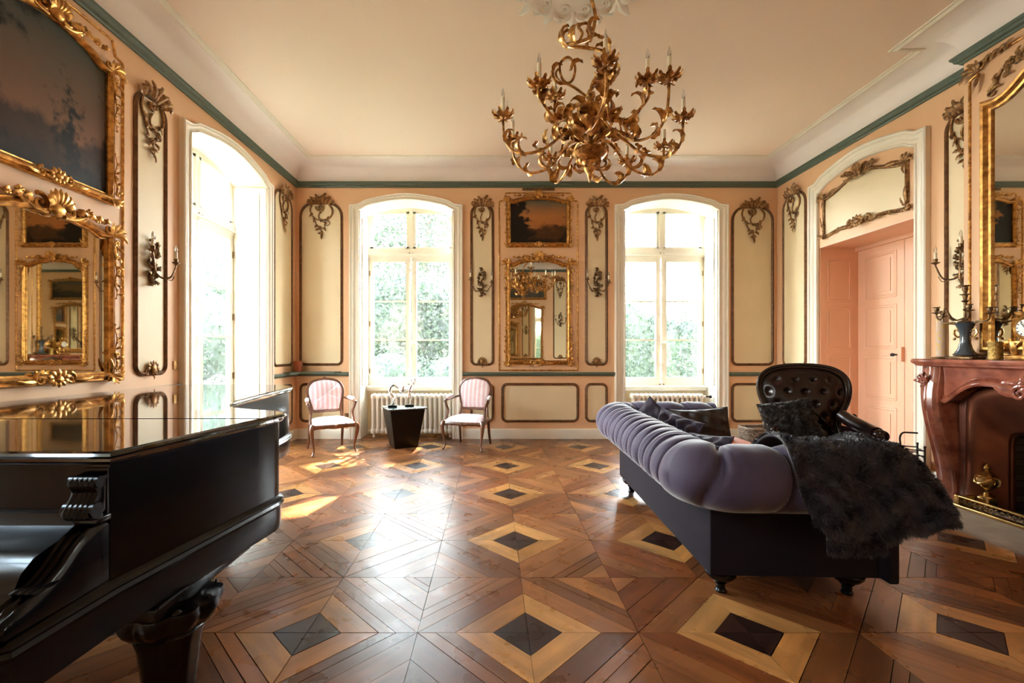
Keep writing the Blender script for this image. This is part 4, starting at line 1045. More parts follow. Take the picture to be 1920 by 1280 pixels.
# cheek with carved scroll
def cheek(x0, x1):
    mb = MB()
    pr = [(1.31,.975),(1.265,.97),(1.262,.95),(1.262,.672),(1.02,.672)]
    sl = cr([(0,.985,.672),(0,.985,.69),(0,1.02,.705),(0,1.08,.722),(0,1.13,.752),(0,1.17,.79),(0,1.20,.812),(0,1.235,.826),(0,1.262,.83)], 4)
    W = x1-x0; n = 24
    def f(i, j):
        p = sl[min(len(sl)-1, int(round(i*(len(sl)-1))))]; a = j
        fl = .006*math.cos(2*PI*3*(j-.5))*(1 if .25 < i < .85 else .2)
        ed = .012*(abs(j-.5)*2)**6
        return (x0+W*j, p.y-(fl-ed)*.7, p.z+(fl-ed))
    R = []
    for i in range(len(sl)):
        t = i/(len(sl)-1); top = [f(t, j/n) for j in range(n+1)]
        R.append(top+[(x1, top[-1][1]+.0, .66),(x0, top[0][1], .66)])
    mb.rings(R)
    for k in range(4):          # carved acanthus toe
        aleaf(mb, 0, 0, PI/2, .10, .03, 0, M=Matrix.Translation((x0+W*(k+.5)/4, 1.06, .718)) @ Matrix.Rotation(PI-.32,4,'X') @ Matrix.Rotation(PI/2,4,'X'), lobes=4)
    mb.box(x0, x1, 1.262, 1.32, .83, .975); mb.rbox(x0-.004, x1+.004, 1.225, 1.275, .828, .848, .006)
    # volute console above
    for k in range(5):
        a = .03+.0*k; x = x0+W*(k+.5)/5
        mb.tube(cr([(x,1.262,.955),(x,1.222,.945),(x,1.235,.915),(x,1.218,.885),(x,1.205,.862),(x,1.245,.848)],4), .011, 6)
    mb.rbox(x0, x1, 1.235, 1.27, .850, .945, .015)
    mb.tube([(x0-.006,1.235,.945),(x1+.006,1.235,.945)], .017, 12); mb.tube([(x0-.008,1.222,.872),(x1+.008,1.222,.872)], .021, 12)
    return mb
pb(cheek(-1.146,-1.0785), 'cheek', M_BLACK, ang=40); pb(cheek(-2.70,-2.62), 'cheek', M_BLACK, ang=40)
mb = MB(); mb.rbox(-1.50,-1.04,1.40,1.95,.452,.505,.012); pb(mb, 'leg_block', M_BLACK)
def pleg(x, y):
    mb = MB()
    pr = [(.055,.0),(.05,.02),(.045,.05),(.07,.075),(.075,.09),(.06,.11),(.065,.13),(.082,.30),(.095,.345),(.088,.355),(.10,.365),(.118,.39),(.128,.42),(.125,.445),(.10,.462),(.105,.475)]
    pr = [(r*1.15, z) for r, z in pr]
    mb.lathe(pr, (x,y,0), 40, fl=lambda a, k: (1+.13*abs(math.cos(5.0*a)) if 10 <= k <= 13 else (1/max(abs(math.cos(((a+PI/8) % (PI/4))-PI/8)), .5)*.97 if 5 <= k <= 8 else 1)))
    for k in range(8):
        a = k*PI/4
        M = Matrix.Translation((x+.122*math.cos(a), y+.122*math.sin(a), .375)) @ Matrix.Rotation(a+PI/2,4,'Z')
        aleaf(mb, 0, 0, PI/2, .085, .075, 0, M=M, y=-.012, lift=.012, lobes=3)
    mb.tube([(x-.012,y,.03),(x+.012,y,.03)], .03, 14)
    return mb
for x, y in ((-1.125,1.57),(-2.50,1.60),(-2.15,3.45)): pb(pleg(x, y), 'leg', M_BLACK, ang=40)
mb = MB()
for x in (-1.98,-1.78): mb.tube(cr([(x,1.55,.50),(x*1.0+(.04 if x>-1.9 else -.04),1.55,.35),(x,1.5,.16)],5), .016, 8)
mb.rbox(-2.03,-1.73,1.42,1.58,.10,.17,.015)
for x in (-1.95,-1.82): mb.rbox(x-.02,x+.02,1.30,1.44,.12,.135,.006)
pb(mb, 'pedal_lyre', M_BLACK)

# ============================================================ SOFA
sofa = empty('chesterfield_sofa', (1.14,2.36,0), -math.radians(2.1), 'mauve velvet buttoned sofa seen from its rolled back corner', 'sofa')
SL, SD = 1.94, .90
base = MB(); base.rbox(0, SD, 0, SL, .125, .56, .018, n=2)
base.build('base', M_SOFABODY, sofa)
def upath():
    o = -.045; rc = .15
    P = [(SD-.01, o), (.6,o), (.3,o), (o+rc+.05,o)]
    P += [(o+rc-rc*math.sin(a), o+rc-rc*math.cos(a)) for a in [PI/2*k/5 for k in range(0,6)]]
    P += [(o, .3),(o,.65),(o,1.0),(o,1.35),(o,SL-o-rc-.05-.02)]
    P += [(o+rc-rc*math.cos(a), SL-o-rc+rc*math.sin(a)) for a in [PI/2*k/5 for k in range(0,6)]]
    P += [(.3,SL-o),(.6,SL-o),(SD-.01,SL-o)]
    return [V((x,y,0)) for x, y in P]
UP = cr(upath(), 10)
cum = [0]
for a, b in zip(UP[:-1], UP[1:]): cum.append(cum[-1]+(b-a).length)
TOT = cum[-1]
def upos(s):
    s = max(0, min(TOT-1e-6, s))
    import bisect
    i = min(len(cum)-2, max(0, bisect.bisect_right(cum, s)-1)); t = (s-cum[i])/max(1e-9, cum[i+1]-cum[i])
    p = UP[i].lerp(UP[i+1], t); T = (UP[min(i+2,len(UP)-1)]-UP[max(i-1,0)]).normalized()
    return p, T, V((T.y, -T.x, 0))*-1      # outward normal
ARM = SD+.03
pl = [.02, .30, .60, ARM-.05, ARM+.16]             # pleat stations: near arm, corner ...
x = ARM+.30
while x < TOT-ARM-.2: pl.append(x); x += .132
pl += [TOT-ARM-.1, TOT-ARM+.08, TOT-.75, TOT-.52, TOT-.28, TOT-.03]
rgs = random.Random(5)
def puff(s, th):
    j = max(i for i, q in enumerate([-1]+pl) if ([-1]+pl)[i] <= s+1e-9)
    Q = [-.15]+pl+[TOT+.15]
    j = max(i for i in range(len(Q)) if Q[i] <= s+1e-9); j = min(j, len(Q)-2)
    # pleats wander a little round the roll
    w = Q[j+1]-Q[j]; t = (s-Q[j])/w
    b = (1-abs(2*t-1)**2.6)
    return b, min(t, 1-t)*w, w
ZR, RR_ = .648, .158
def rollp(s, th):
    sk = .034*math.sin(th*1.3+.6)+.010*math.sin(s*19)*math.cos(th)   # pleats slant
    p, T, Nn = upos(s)
    b, d, w = puff(max(0,min(TOT, s+sk)), th)
    side = smooth(-1.4, -.3, th)*(1-smooth(2.7, 3.3, th))
    r = RR_*(1 + (.10*b*min(1, w/.2)+.035*b - .19*math.exp(-(d/.011)**2))*side)
    r *= 1-.030*math.exp(-((d-.030-.012*math.sin(s*11))/.005)**2)*side*(.5+.5*math.sin(th*2+s*5))
    r *= 1+.02*math.sin(s*37)*math.sin(th*3+s*9)*side
    # second finer fold
    r *= 1-.012*math.exp(-((d-.035)/.008)**2)*side
    bt = 0
    return V((p.x+Nn.x*r*1.08*math.cos(th), p.y+Nn.y*r*1.08*math.cos(th), ZR+r*math.sin(th)))
NS, NT = 520, 44
mb = MB(); mb.grid(lambda i, j: rollp(TOT*i, -PI*.75+2*PI*j), NS, NT, cv=True)
mb.f.append(tuple(range(NT-1,-1,-1))); mb.f.append(tuple((NS-1)*NT+k for k in range(NT))); mb.m += [0,0]
mb.build('rolled_back_and_arms', M_VELVET, sofa, ang=0)
# welt cord under the roll and along base
mb = MB(); mb.tube([V((p.x,p.y,.50))+upos(c)[2]*.052 for p, c in zip(UP[::3], cum[::3])], .007, 6)
mb.build('welt_cord', M_VELVET, sofa)
# arm scroll fronts
for y, s in ((-.045, -1), (SL+.045, 1)):
    mb = MB(); mb.lathe([(.001,0),(.10,.004),(.145,.0),(.158,-.02),(.150,-.05)], (0,0,0), 28, M=Matrix.Translation((SD-.01,y,ZR)) @ Matrix.Rotation(PI/2,4,'Y'))
    mb.rbox(SD-.04, SD+.012, min(y+.02*s,y-.16*s), max(y+.02*s,y-.16*s), .13, .62, .012)
    mb.build('arm_front', M_SOFABODY, sofa)
# inner upholstery with deep buttons
def tuft(u, v, su, sv):
    a = u/su; b = v/sv; r0 = math.floor(b+.5); off = .5*(int(r0) % 2)
    best = 9
    for rr in (r0-1, r0, r0+1):
        of = .5*(int(rr) % 2); q = round(a-of)+of
        best = min(best, math.hypot((a-q)*su, (b-rr)*sv))
    return best
def inner(x0, y0, x1, y1, nx, ny, name):
    L = math.hypot(x1-x0, y1-y0); H = .36
    def f(i, j):
        d = tuft(i*L+.03, j*H+.05, .135, .11); o = .05+.045*(1-math.exp(-(d/.045)**2))
        return (lerp(x0,x1,i)+nx*o, lerp(y0,y1,i)+ny*o, .42+H*j)
    mb = MB(); mb.grid(f, max(8,int(L/.02)), 22); 
    o = mb.build(name, M_VELVET, sofa, ang=0); return o
inner(.02,.10,.02,SL-.10,1,0,'inner_back'); inner(.05,SL-.02,SD-.03,SL-.02,0,-1,'inner_arm'); inner(.05,.02,SD-.03,.02,0,1,'inner_arm')
mb = MB(); mb.box(.01,.07,.01,SL-.01,.30,.66); mb.box(.02,SD-.03,.01,.06,.30,.66); mb.box(.02,SD-.03,SL-.06,SL-.01,.30,.66); mb.build('inner_frame', M_SOFABODY, sofa, smooth=False)
for k in range(2):
    y0 = .11+k*(SL-.22)/2
    mb = MB(); mb.rbox(.11, SD+.005, y0+.004, y0+(SL-.22)/2-.004, .44, .585, .05, n=4)
    mb.build('seat_cushion', M_RUST, sofa, label='rust-orange seat cushion')
for x, y in ((.10,.10),(SD-.13,.10),(.09,SL-.09),(SD-.09,SL-.09)):
    mb = MB(); mb.lathe([(r*1.25,z) for r,z in [(.022,0),(.024,.008),(.018,.02),(.020,.045),(.028,.055),(.022,.062),(.048,.075),(.062,.095),(.066,.112),(.058,.128)]], (x,y,0), 20)
    mb.build('leg', M_BLACK, sofa)
for k, s in enumerate(pl[5:-6:1]):
    p = rollp(s-.02, 2.25); MB().ball(tuple(p), .012, 8).build('button', M_VELVET, sofa)
SM = Matrix.Translation((1.14,2.36,0)) @ Matrix.Rotation(-math.radians(2.1),4,'Z')

# ============================================================ FUR
def fur(mb, f, n, ln, seed, wd=.004, lean=None, area=(0,1,0,1)):
    rg = random.Random(seed); e = 1e-3
    for _ in range(n):
        u = rg.uniform(area[0],area[1]); v = rg.uniform(area[2],area[3]); p = V(f(u,v)); a = V(f(min(1,u+e),v))-V(f(max(0,u-e),v)); b = V(f(u,min(1,v+e)))-V(f(u,max(0,v-e)))
        N = a.cross(b)
        if N.length < 1e-12: continue
        N.normalize(); a.normalize(); b.normalize()
        c1 = math.sin(u*31+4*math.sin(v*17))+math.sin(v*43+3*math.sin(u*23)); c2 = math.cos(u*27+v*19)+math.sin(v*37-u*11)
        d = (N*(.62+.12*c1)+a*(.40*c1+rg.uniform(-.4,.4))+b*(.40*c2+rg.uniform(-.4,.4))+V((0,0,-.30))).normalized()
        l = ln*rg.uniform(.6,1.25); s = d.cross(N+V((rg.uniform(-.6,.6),rg.uniform(-.6,.6),0)))
        if s.length < 1e-6: continue
        s.normalize(); m_ = p+d*l*.55; t = p+d*l+V((0,0,-.25*l))
        mb.add([p-s*wd/2, p+s*wd/2, m_+s*wd*.4, t, m_-s*wd*.4], [(0,1,2,4),(4,2,3)])
# throw over the near arm
CX = cr([(0,.46,.60),(0,.32,.66),(0,.22,.76),(0,.10,.832),(0,-.04,.852),(0,-.155,.815),(0,-.225,.73),(0,-.248,.64),(0,-.254,.56),(0,-.258,.485)], 8)
def throw_f(u, v):
    t = v*(len(CX)-1); i = min(int(t), len(CX)-2); p = CX[i].lerp(CX[i+1], t-i)
    xl = .29+.04*math.sin(v*5)+.10*smooth(.55,1,v); xr = .985+.0*v
    x = lerp(xl, xr, u)
    z = p.z+.012*math.sin(x*17+v*4)+.010*math.sin(x*31+v*9); y = p.y-.010*math.sin(x*23+v*5)
    out = smooth(.50,1,v)
    y -= .035*out*(.5+.5*math.sin(x*14+1))*1.0
    z -= .0*out
    if x > SD-.02:
        q = x-(SD-.02); z -= q*.7*(1-.6*out)+q*q*2*(1-out); x = SD-.02+q*.8
        z = max(z, .34)
    z -= .05*smooth(.8,1,v)*math.sin(u*PI*1.5-.5)
    return V((x, y, z))
thr = empty('fur_throw', (1.14,2.36,0), -math.radians(2.1), 'shaggy charcoal fur throw draped over the near arm of the sofa', 'throw')
def shell(f, nu, nv, th):
    mb = MB(); T = [[f(i/(nu-1), j/(nv-1)) for j in range(nv)] for i in range(nu)]
    def nrm(i, j):
        a = T[min(i+1,nu-1)][j]-T[max(i-1,0)][j]; b = T[i][min(j+1,nv-1)]-T[i][max(j-1,0)]; n = a.cross(b); return n.normalized() if n.length > 1e-9 else V((0,0,1))
    vs = [T[i][j] for i in range(nu) for j in range(nv)]+[T[i][j]-nrm(i,j)*th for i in range(nu) for j in range(nv)]
    n = nu*nv; fs = []
    for i in range(nu-1):
        for j in range(nv-1):
            a = i*nv+j; fs += [(a,a+1,a+nv+1,a+nv),(n+a,n+a+nv,n+a+nv+1,n+a+1)]
    for i in range(nu-1): fs += [(i*nv,(i+1)*nv,n+(i+1)*nv,n+i*nv),(i*nv+nv-1,n+i*nv+nv-1,n+(i+1)*nv+nv-1,(i+1)*nv+nv-1)]
    for j in range(nv-1): fs += [(j,n+j,n+j+1,j+1),((nu-1)*nv+j,(nu-1)*nv+j+1,n+(nu-1)*nv+j+1,n+(nu-1)*nv+j)]
    mb.add(vs, fs); return mb
def dirn(f):   # outward sign of the surface
    a = f(.52,.5)-f(.48,.5); b = f(.5,.52)-f(.5,.48); return a.cross(b).z > 0
tf = throw_f if dirn(throw_f) else (lambda u, v: throw_f(1-u, v))
shell(tf, 60, 50, .012).build('backing', M_FURB, thr, ang=0)
mb = MB(); fur(mb, tf, 62000, .026, 3, wd=.0032); mb.build('pile', M_FURB, thr, smooth=False, fix=False)
def flap(u, v):
    x = lerp(.44,.70,u); return V((x, -.215-.012*math.sin(x*30)-.01*v, lerp(.52,.345+.03*abs(u-.5),v)))
ff = flap if ((flap(.6,.5)-flap(.4,.5)).cross(flap(.5,.6)-flap(.5,.4))).y < 0 else (lambda u,v: flap(1-u,v))
shell(ff, 14, 12, .010).build('folded_corner', M_FURB, thr, ang=0)
mb = MB(); fur(mb, ff, 6000, .022, 6, wd=.0032); mb.build('folded_corner_pile', M_FURB, thr, smooth=False, fix=False)

# ============================================================ CUSHIONS
def pillow_f(a, b, t, wr=.0, seed=0, pinch=.07):
    def f(u, v):
        # u around both faces: 0..1 front, 1..2 back
        s = 1 if u <= 1 else -1; uu = u if u <= 1 else 2-u
        x, z = 2*uu-1, 2*v-1
        k = (max(0,1-x*x)**.45)*(max(0,1-z*z)**.45)
        px = a*x*(1-pinch*(1-z*z)); pz = b*z*(1-pinch*(1-x*x))
        y = -s*t*k*(1+wr*math.sin(9*x+5*z+seed)*math.cos(7*z-4*x+seed))
        y += wr*.02*math.sin(14*(x+z)+seed)*k
        return V((px, y, pz))
    return f
def pillow(name, loc, rot, a, b, t, m, label, wr=.2, seed=1, furry=0, cat='cushion'):
    f = pillow_f(a, b, t, wr, seed); r = empty(name, loc, 0, label, cat, rot=rot)
    n = 30; mb = MB(); vs = []; idx = {}
    for s in (0, 1):
        for i in range(n+1):
            for j in range(n+1):
                if s and (i in (0,n) or j in (0,n)): idx[s,i,j] = idx[0,i,j]; continue
                u = i/n if not s else 2-i/n
                # ease to the border
                uu = .5-.5*math.cos(PI*i/n); vv = .5-.5*math.cos(PI*j/n)
                idx[s,i,j] = len(vs); vs.append(f(uu if not s else 2-uu, vv))
    fs = []
    for s in (0,1):
        for i in range(n):
            for j in range(n):
                q = (idx[s,i,j],idx[s,i+1,j],idx[s,i+1,j+1],idx[s,i,j+1]); fs.append(q if not s else q[::-1])
    mb.add(vs, fs); mb.build('cover', m, r, ang=0)
    e = [f(t_,0) for t_ in [k/16 for k in range(17)]]+[f(1,k/16) for k in range(1,17)]+[f(1-k/16,1) for k in range(1,17)]+[f(0,1-k/16) for k in range(1,16)]
    MB().tube(e, .0055, 6, closed=True).build('piping', m, r)
    if furry:
        mb = MB(); g = lambda u, v: f(.02+.96*u, .02+.96*v); g2 = lambda u, v: f(2-(.02+.96*u), .02+.96*v)
        h = g if ((g(.6,.5)-g(.4,.5)).cross(g(.5,.6)-g(.5,.4))).y < 0 else (lambda u,v: g(1-u,v)); h2 = g2 if ((g2(.6,.5)-g2(.4,.5)).cross(g2(.5,.6)-g2(.5,.4))).y > 0 else (lambda u,v: g2(1-u,v))
        fur(mb, h, furry, .026, seed, wd=.004); fur(mb, h2, furry//2, .026, seed+1, wd=.004); mb.build('pile', m, r, smooth=False, fix=False)
    return r
pillow('scatter_cushion', (1.40,3.98,.60), (-.25,math.radians(38),-.9), .22,.22,.075, M_VELVETD, 'plum velvet cushion on its point in the far back corner of the sofa', wr=.35, seed=2)
pillow('scatter_cushion', (1.44,3.62,.60), (-.35,math.radians(12),-1.05), .20,.21,.07, M_VELVETD, 'crumpled aubergine cushion leaning on the middle of the sofa back', wr=.9, seed=5)
pillow('scatter_cushion', (1.79,3.84,.635), (-.25,math.radians(-4),-.10), .235,.185,.085, M_FURC, 'large dark brown cushion with gathered edge against the far arm of the sofa', wr=.35, seed=9)
pillow('scatter_cushion', (1.45,3.12,.565), (-.5,math.radians(-6),-1.3), .21,.18,.065, M_VELVETD, 'plum cushion lying low behind the near part of the sofa back', wr=.6, seed=12)

# ============================================================ LEATHER ARMCHAIR
ac = empty('leather_armchair', (2.94,4.12,0), -math.radians(17), 'buttoned oxblood leather spoonback armchair with dark wooden frame', 'armchair')
OL = [(0,1.165),(.12,1.16),(.24,1.135),(.325,1.08),(.365,1.0),(.365,.90),(.335,.80),(.285,.70),(.262,.62),(.27,.54),(.27,.47)]
half = cr([(x,0,z) for x, z in OL], 4)
outl = [(-p.x,p.z) for p in reversed(half)]+[(p.x,p.z) for p in half[1:]]
outl_c = outl
cz = .80
BM = Matrix.Translation((0,.22,.44)) @ Matrix.Rotation(-.20,4,'X') @ Matrix.Translation((0,0,-.44))
def backf(i, j):
    k = i*(len(outl_c)-1); a = int(k) % len(outl_c); p = V(outl_c[min(a,len(outl_c)-1)]); r = j**.8
    x = p.x*r; z = cz+(p.y-cz)*r
    d = tuft(x, z-.68, .15, .115); 
    y = -.085*(1-r**4)-.03 + (.036*math.exp(-(d/.026)**2) if r < .88 else 0)+ .012*(1-math.exp(-(d/.07)**2))*0
    return BM @ V((x, y, z))
mb = MB(); mb.grid(backf, len(outl_c), 40)
mb.build('buttoned_back', M_LEATHER, ac, ang=0)
mb = MB(); mb.plate(outl, .0, .05, M=BM); mb.build('back_board', M_DWOOD, ac)
mb = MB(); mb.tube([BM @ V((x,-.03,z)) for x,z in outl], .030, 12, N0=(0,-1,0)); mb.tube([BM @ V((x*1.045,-.055,.8+(z-.8)*1.045)) for x,z in outl], .016, 10, N0=(0,-1,0))
mb.build('back_frame', M_DWOOD, ac)
mb = MB()
for row, z in enumerate((.68,.795,.91,1.025)):
    o = .075 if row % 2 else 0
    for k in range(-2,3):
        x = k*.15+o
        if abs(x) < (.24 if z < .7 else .3) and not (z > 1 and abs(x) > .17): mb_ = MB().ball(tuple(BM @ V((x,-.072,z))), .012, 8).build('button', M_LEATHER, ac)
mb = MB(); mb.rbox(-.31,.31,-.30,.24,.31,.45,.06,n=4); mb.build('seat', M_LEATHER, ac)
mb = MB(); mb.rbox(-.31,.31,-.31,.26,.25,.325,.02); mb.build('seat_rail', M_DWOOD, ac)
for s in (-1,1):
    mb = MB(); P = cr([(s*.27,.17,.72),(s*.325,.08,.665),(s*.375,-.08,.625),(s*.385,-.22,.615)],6); mb.tube(P, lambda t: .052+.008*math.sin(t*PI), 14)
    mb.grid(lambda i, j: (s*(.27+.085*i), .18-.42*i, lerp(.32, .62, j)), 8, 6)
    mb.build('arm_pad', M_LEATHER, ac)
    mb = MB(); mb.ball((s*.385,-.245,.605), (.05,.045,.05), 14); mb.lathe([(.02,0),(.045,.006),(.05,.018),(.03,.03),(.012,.036)], M=Matrix.Translation((s*.385,-.285,.605)) @ Matrix.Rotation(PI/2,4,'X'), seg=14)
    for k in range(6): mb.ball((s*.385+.032*math.cos(k*PI/3), -.31, .605+.032*math.sin(k*PI/3)), .013, 8)
    mb.tube(cr([(s*.385,-.25,.58),(s*.36,-.22,.50),(s*.33,-.26,.42),(s*.31,-.28,.32)],6), lambda t: .030-.004*t, 10)
    mb.build('arm_scroll', M_DWOOD, ac)
    mb = MB(); mb.tube(cr([(s*.29,.16,.70),(s*.34,.17,.67),(s*.375,.15,.685),(s*.365,.14,.715),(s*.345,.14,.705)],6), .018, 8); mb.ball((s*.355,.13,.695),.026,10); mb.build('back_scroll', M_DWOOD, ac)
    mb = MB(); mb.tube(cr([(s*.28,-.27,.29),(s*.31,-.31,.22),(s*.29,-.30,.10),(s*.30,-.33,.012)],6), lambda t: .034-.020*t+.006*smooth(.85,1,t), 10); mb.build('leg', M_DWOOD, ac)
    mb = MB(); mb.tube(cr([(s*.25,.24,.29),(s*.25,.29,.15),(s*.26,.33,.012)],6), lambda t: .026-.010*t, 10); mb.build('leg', M_DWOOD, ac)
p = pillow('fur_cushion', (2.64,3.99,.675), (-.42,math.radians(-10),-.25), .215,.205,.08, M_FURC, 'shaggy dark brown fur cushion on the leather armchair', wr=.2, seed=4, furry=9000)

# ============================================================ SMALL FRENCH ARMCHAIRS
def stripe_mat():
    m, t, b = nodes('pink_striped_silk'); N, L = t.nodes, t.links
    tc = N.new('ShaderNodeTexCoord'); sp = N.new('ShaderNodeSeparateXYZ'); L.new(tc.outputs['Object'], sp.inputs[0])
    mu = N.new('ShaderNodeMath'); mu.operation = 'MULTIPLY'; mu.inputs[1].default_value = 2*PI/.062; L.new(sp.outputs[0], mu.inputs[0])
    sn = N.new('ShaderNodeMath'); sn.operation = 'SINE'; L.new(mu.outputs[0], sn.inputs[0])
    m2 = N.new('ShaderNodeMath'); m2.operation = 'MULTIPLY'; m2.inputs[1].default_value = 2*PI/.0155; L.new(sp.outputs[0], m2.inputs[0])
    s2 = N.new('ShaderNodeMath'); s2.operation = 'SINE'; L.new(m2.outputs[0], s2.inputs[0])
    ad = N.new('ShaderNodeMath'); ad.operation = 'MULTIPLY_ADD'; ad.inputs[1].default_value = .45; L.new(s2.outputs[0], ad.inputs[0]); L.new(sn.outputs[0], ad.inputs[2])
    nz = N.new('ShaderNodeTexNoise'); nz.inputs['Scale'].default_value = 60; L.new(tc.outputs['Object'], nz.inputs[0])
    ad2 = N.new('ShaderNodeMath'); ad2.operation = 'ADD'; L.new(ad.outputs[0], ad2.inputs[0]); L.new(nz.outputs[0], ad2.inputs[1])
    r = N.new('ShaderNodeValToRGB'); r.color_ramp.elements[0].position = .25; r.color_ramp.elements[0].color = (.80,.70,.71,1); r.color_ramp.elements[1].position = .75; r.color_ramp.elements[1].color = (.70,.46,.47,1)
    L.new(ad2.outputs[0], r.inputs[0]); L.new(r.outputs[0], b.inputs['Base Color']); b.inputs['Roughness'].default_value = .5; b.inputs['Sheen Weight'].default_value = .3; return m
M_STRIPE = stripe_mat()
def make_bergere(loc, rz, label):
    r = empty('open_armchair', loc, rz, label, 'armchair', None)
    def seatf(i, j):
        x, y = 2*i-1, 2*j-1; hw = lerp(.275,.225,j); k = max(0,1-x**4)**.5*max(0,1-y**4)**.5
        return (x*hw, -.235+.44*j-(.03*(1-x*x) if j == 0 else 0), .375+.075*k)
    mb = MB(); mb.grid(seatf, 22, 18); mb.box(-.225,.225,-.20,.19,.345,.39); mb.build('seat', M_STRIPE, r, ang=0)
    # rail
    R = []
    for k in range(29):
        t = k/28; x = -.28+.56*t; zz = .335+.018*abs(math.cos(PI*2*t))-.012*math.cos(2*PI*t*2); y = -.245-.02*math.sin(PI*t)
        R.append([(x,y,zz-.012),(x,y-.012,zz+.015),(x,y,.385),(x,y+.03,.385),(x,y+.03,zz)])
    mb = MB(); mb.rings(R)
    for s in (-1,1): mb.rings([[(s*lerp(.275,.22,t)-s*.03,lerp(-.24,.20,t),.335+.015*math.cos(PI*2*t)),(s*lerp(.275,.22,t),lerp(-.24,.20,t),.335+.015*math.cos(PI*2*t)),(s*lerp(.275,.22,t),lerp(-.24,.20,t),.385),(s*lerp(.275,.22,t)-s*.03,lerp(-.24,.20,t),.385)] for t in [k/10 for k in range(11)]])
    mb.box(-.22,.22,.185,.215,.335,.385); flower(mb, 0, .362, .022, y=-.275)
    mb.build('seat_rail', M_WALNUT, r)
    for s in (-1,1):
        mb = MB(); mb.tube(cr([(s*.262,-.232,.385),(s*.282,-.258,.33),(s*.268,-.245,.20),(s*.250,-.232,.08),(s*.272,-.262,.012)],6), lambda t: .030*(1-smooth(.1,.75,t)*.62)+.006*smooth(.88,1,t), 10)
        mb.build('leg', M_WALNUT, r)
        mb = MB(); mb.tube(cr([(s*.212,.20,.385),(s*.215,.22,.25),(s*.218,.245,.12),(s*.225,.275,.012)],6), lambda t: .022*(1-.35*t), 10); mb.build('leg', M_WALNUT, r)
    Bk = Matrix.Translation((0,.20,.42)) @ Matrix.Rotation(-.20,4,'X') @ Matrix.Translation((0,0,-.42))
    O = cr([(0,0,.945),(.09,0,.935),(.175,0,.905),(.225,0,.84),(.235,0,.76),(.215,0,.65),(.190,0,.56),(.175,0,.515),(.09,0,.508),(0,0,.512)], 5)
    ol = [(p.x,p.z) for p in O]+[(-p.x,p.z) for p in reversed(O[1:-1])]
    mb = MB(); mb.tube([Bk @ V((x,0,z)) for x,z in ol], .017, 8, closed=True, N0=(0,-1,0)); mb.tube([Bk @ V((x*.955,-.013,.73+(z-.73)*.955)) for x,z in ol], .008, 6, closed=True, N0=(0,-1,0))
    flower(mb, 0, .955, .022, y=-.0, M=Bk)
    for s in (-1,1): mb.tube([Bk @ V(p) for p in cr([(s*.19,0,.54),(s*.20,.0,.46),(s*.212,-.0,.38)],5)], .017, 8)
    mb.build('back_frame', M_WALNUT, r)
    def bf(i, j, s=-1):
        k = int(i*len(ol)) % len(ol); q = j**.7; x, z = ol[k][0]*q*.97, .73+(ol[k][1]-.73)*q*.97
        return Bk @ V((x, s*.045*(1-q**3)**.6-.002, z))
    mb = MB(); mb.grid(bf, len(ol), 12, cu=True); mb.grid(lambda i, j: bf(i,j,.6), len(ol), 12, cu=True); mb.build('backrest', M_STRIPE, r, ang=0)
    for s in (-1,1):
        P = cr([tuple(Bk @ V((s*.222,0,.69))), (s*.27,.10,.665),(s*.292,-.02,.655),(s*.298,-.10,.645),(s*.285,-.125,.60),(s*.262,-.10,.52),(s*.268,-.13,.43),(s*.270,-.15,.375)], 6)
        mb = MB(); mb.tube(P, .0155, 8); mb.ball((s*.298,-.115,.642),.022,8); mb.build('arm', M_WALNUT, r)
        mb = MB(); mb.tube(cr([(s*.262,.12,.690),(s*.282,.03,.683),(s*.294,-.06,.672)],5), lambda t: .014+.012*math.sin(PI*min(1,max(0,t))), 10); mb.build('arm_pad', M_STRIPE, r)
    return r
bg1 = make_bergere((-2.13,5.92,0), math.radians(33), 'pink striped open armchair left of the black side table')
copy_thing(bg1, (-.32,6.14,0), math.radians(-17), 'pink striped open armchair right of the black side table')

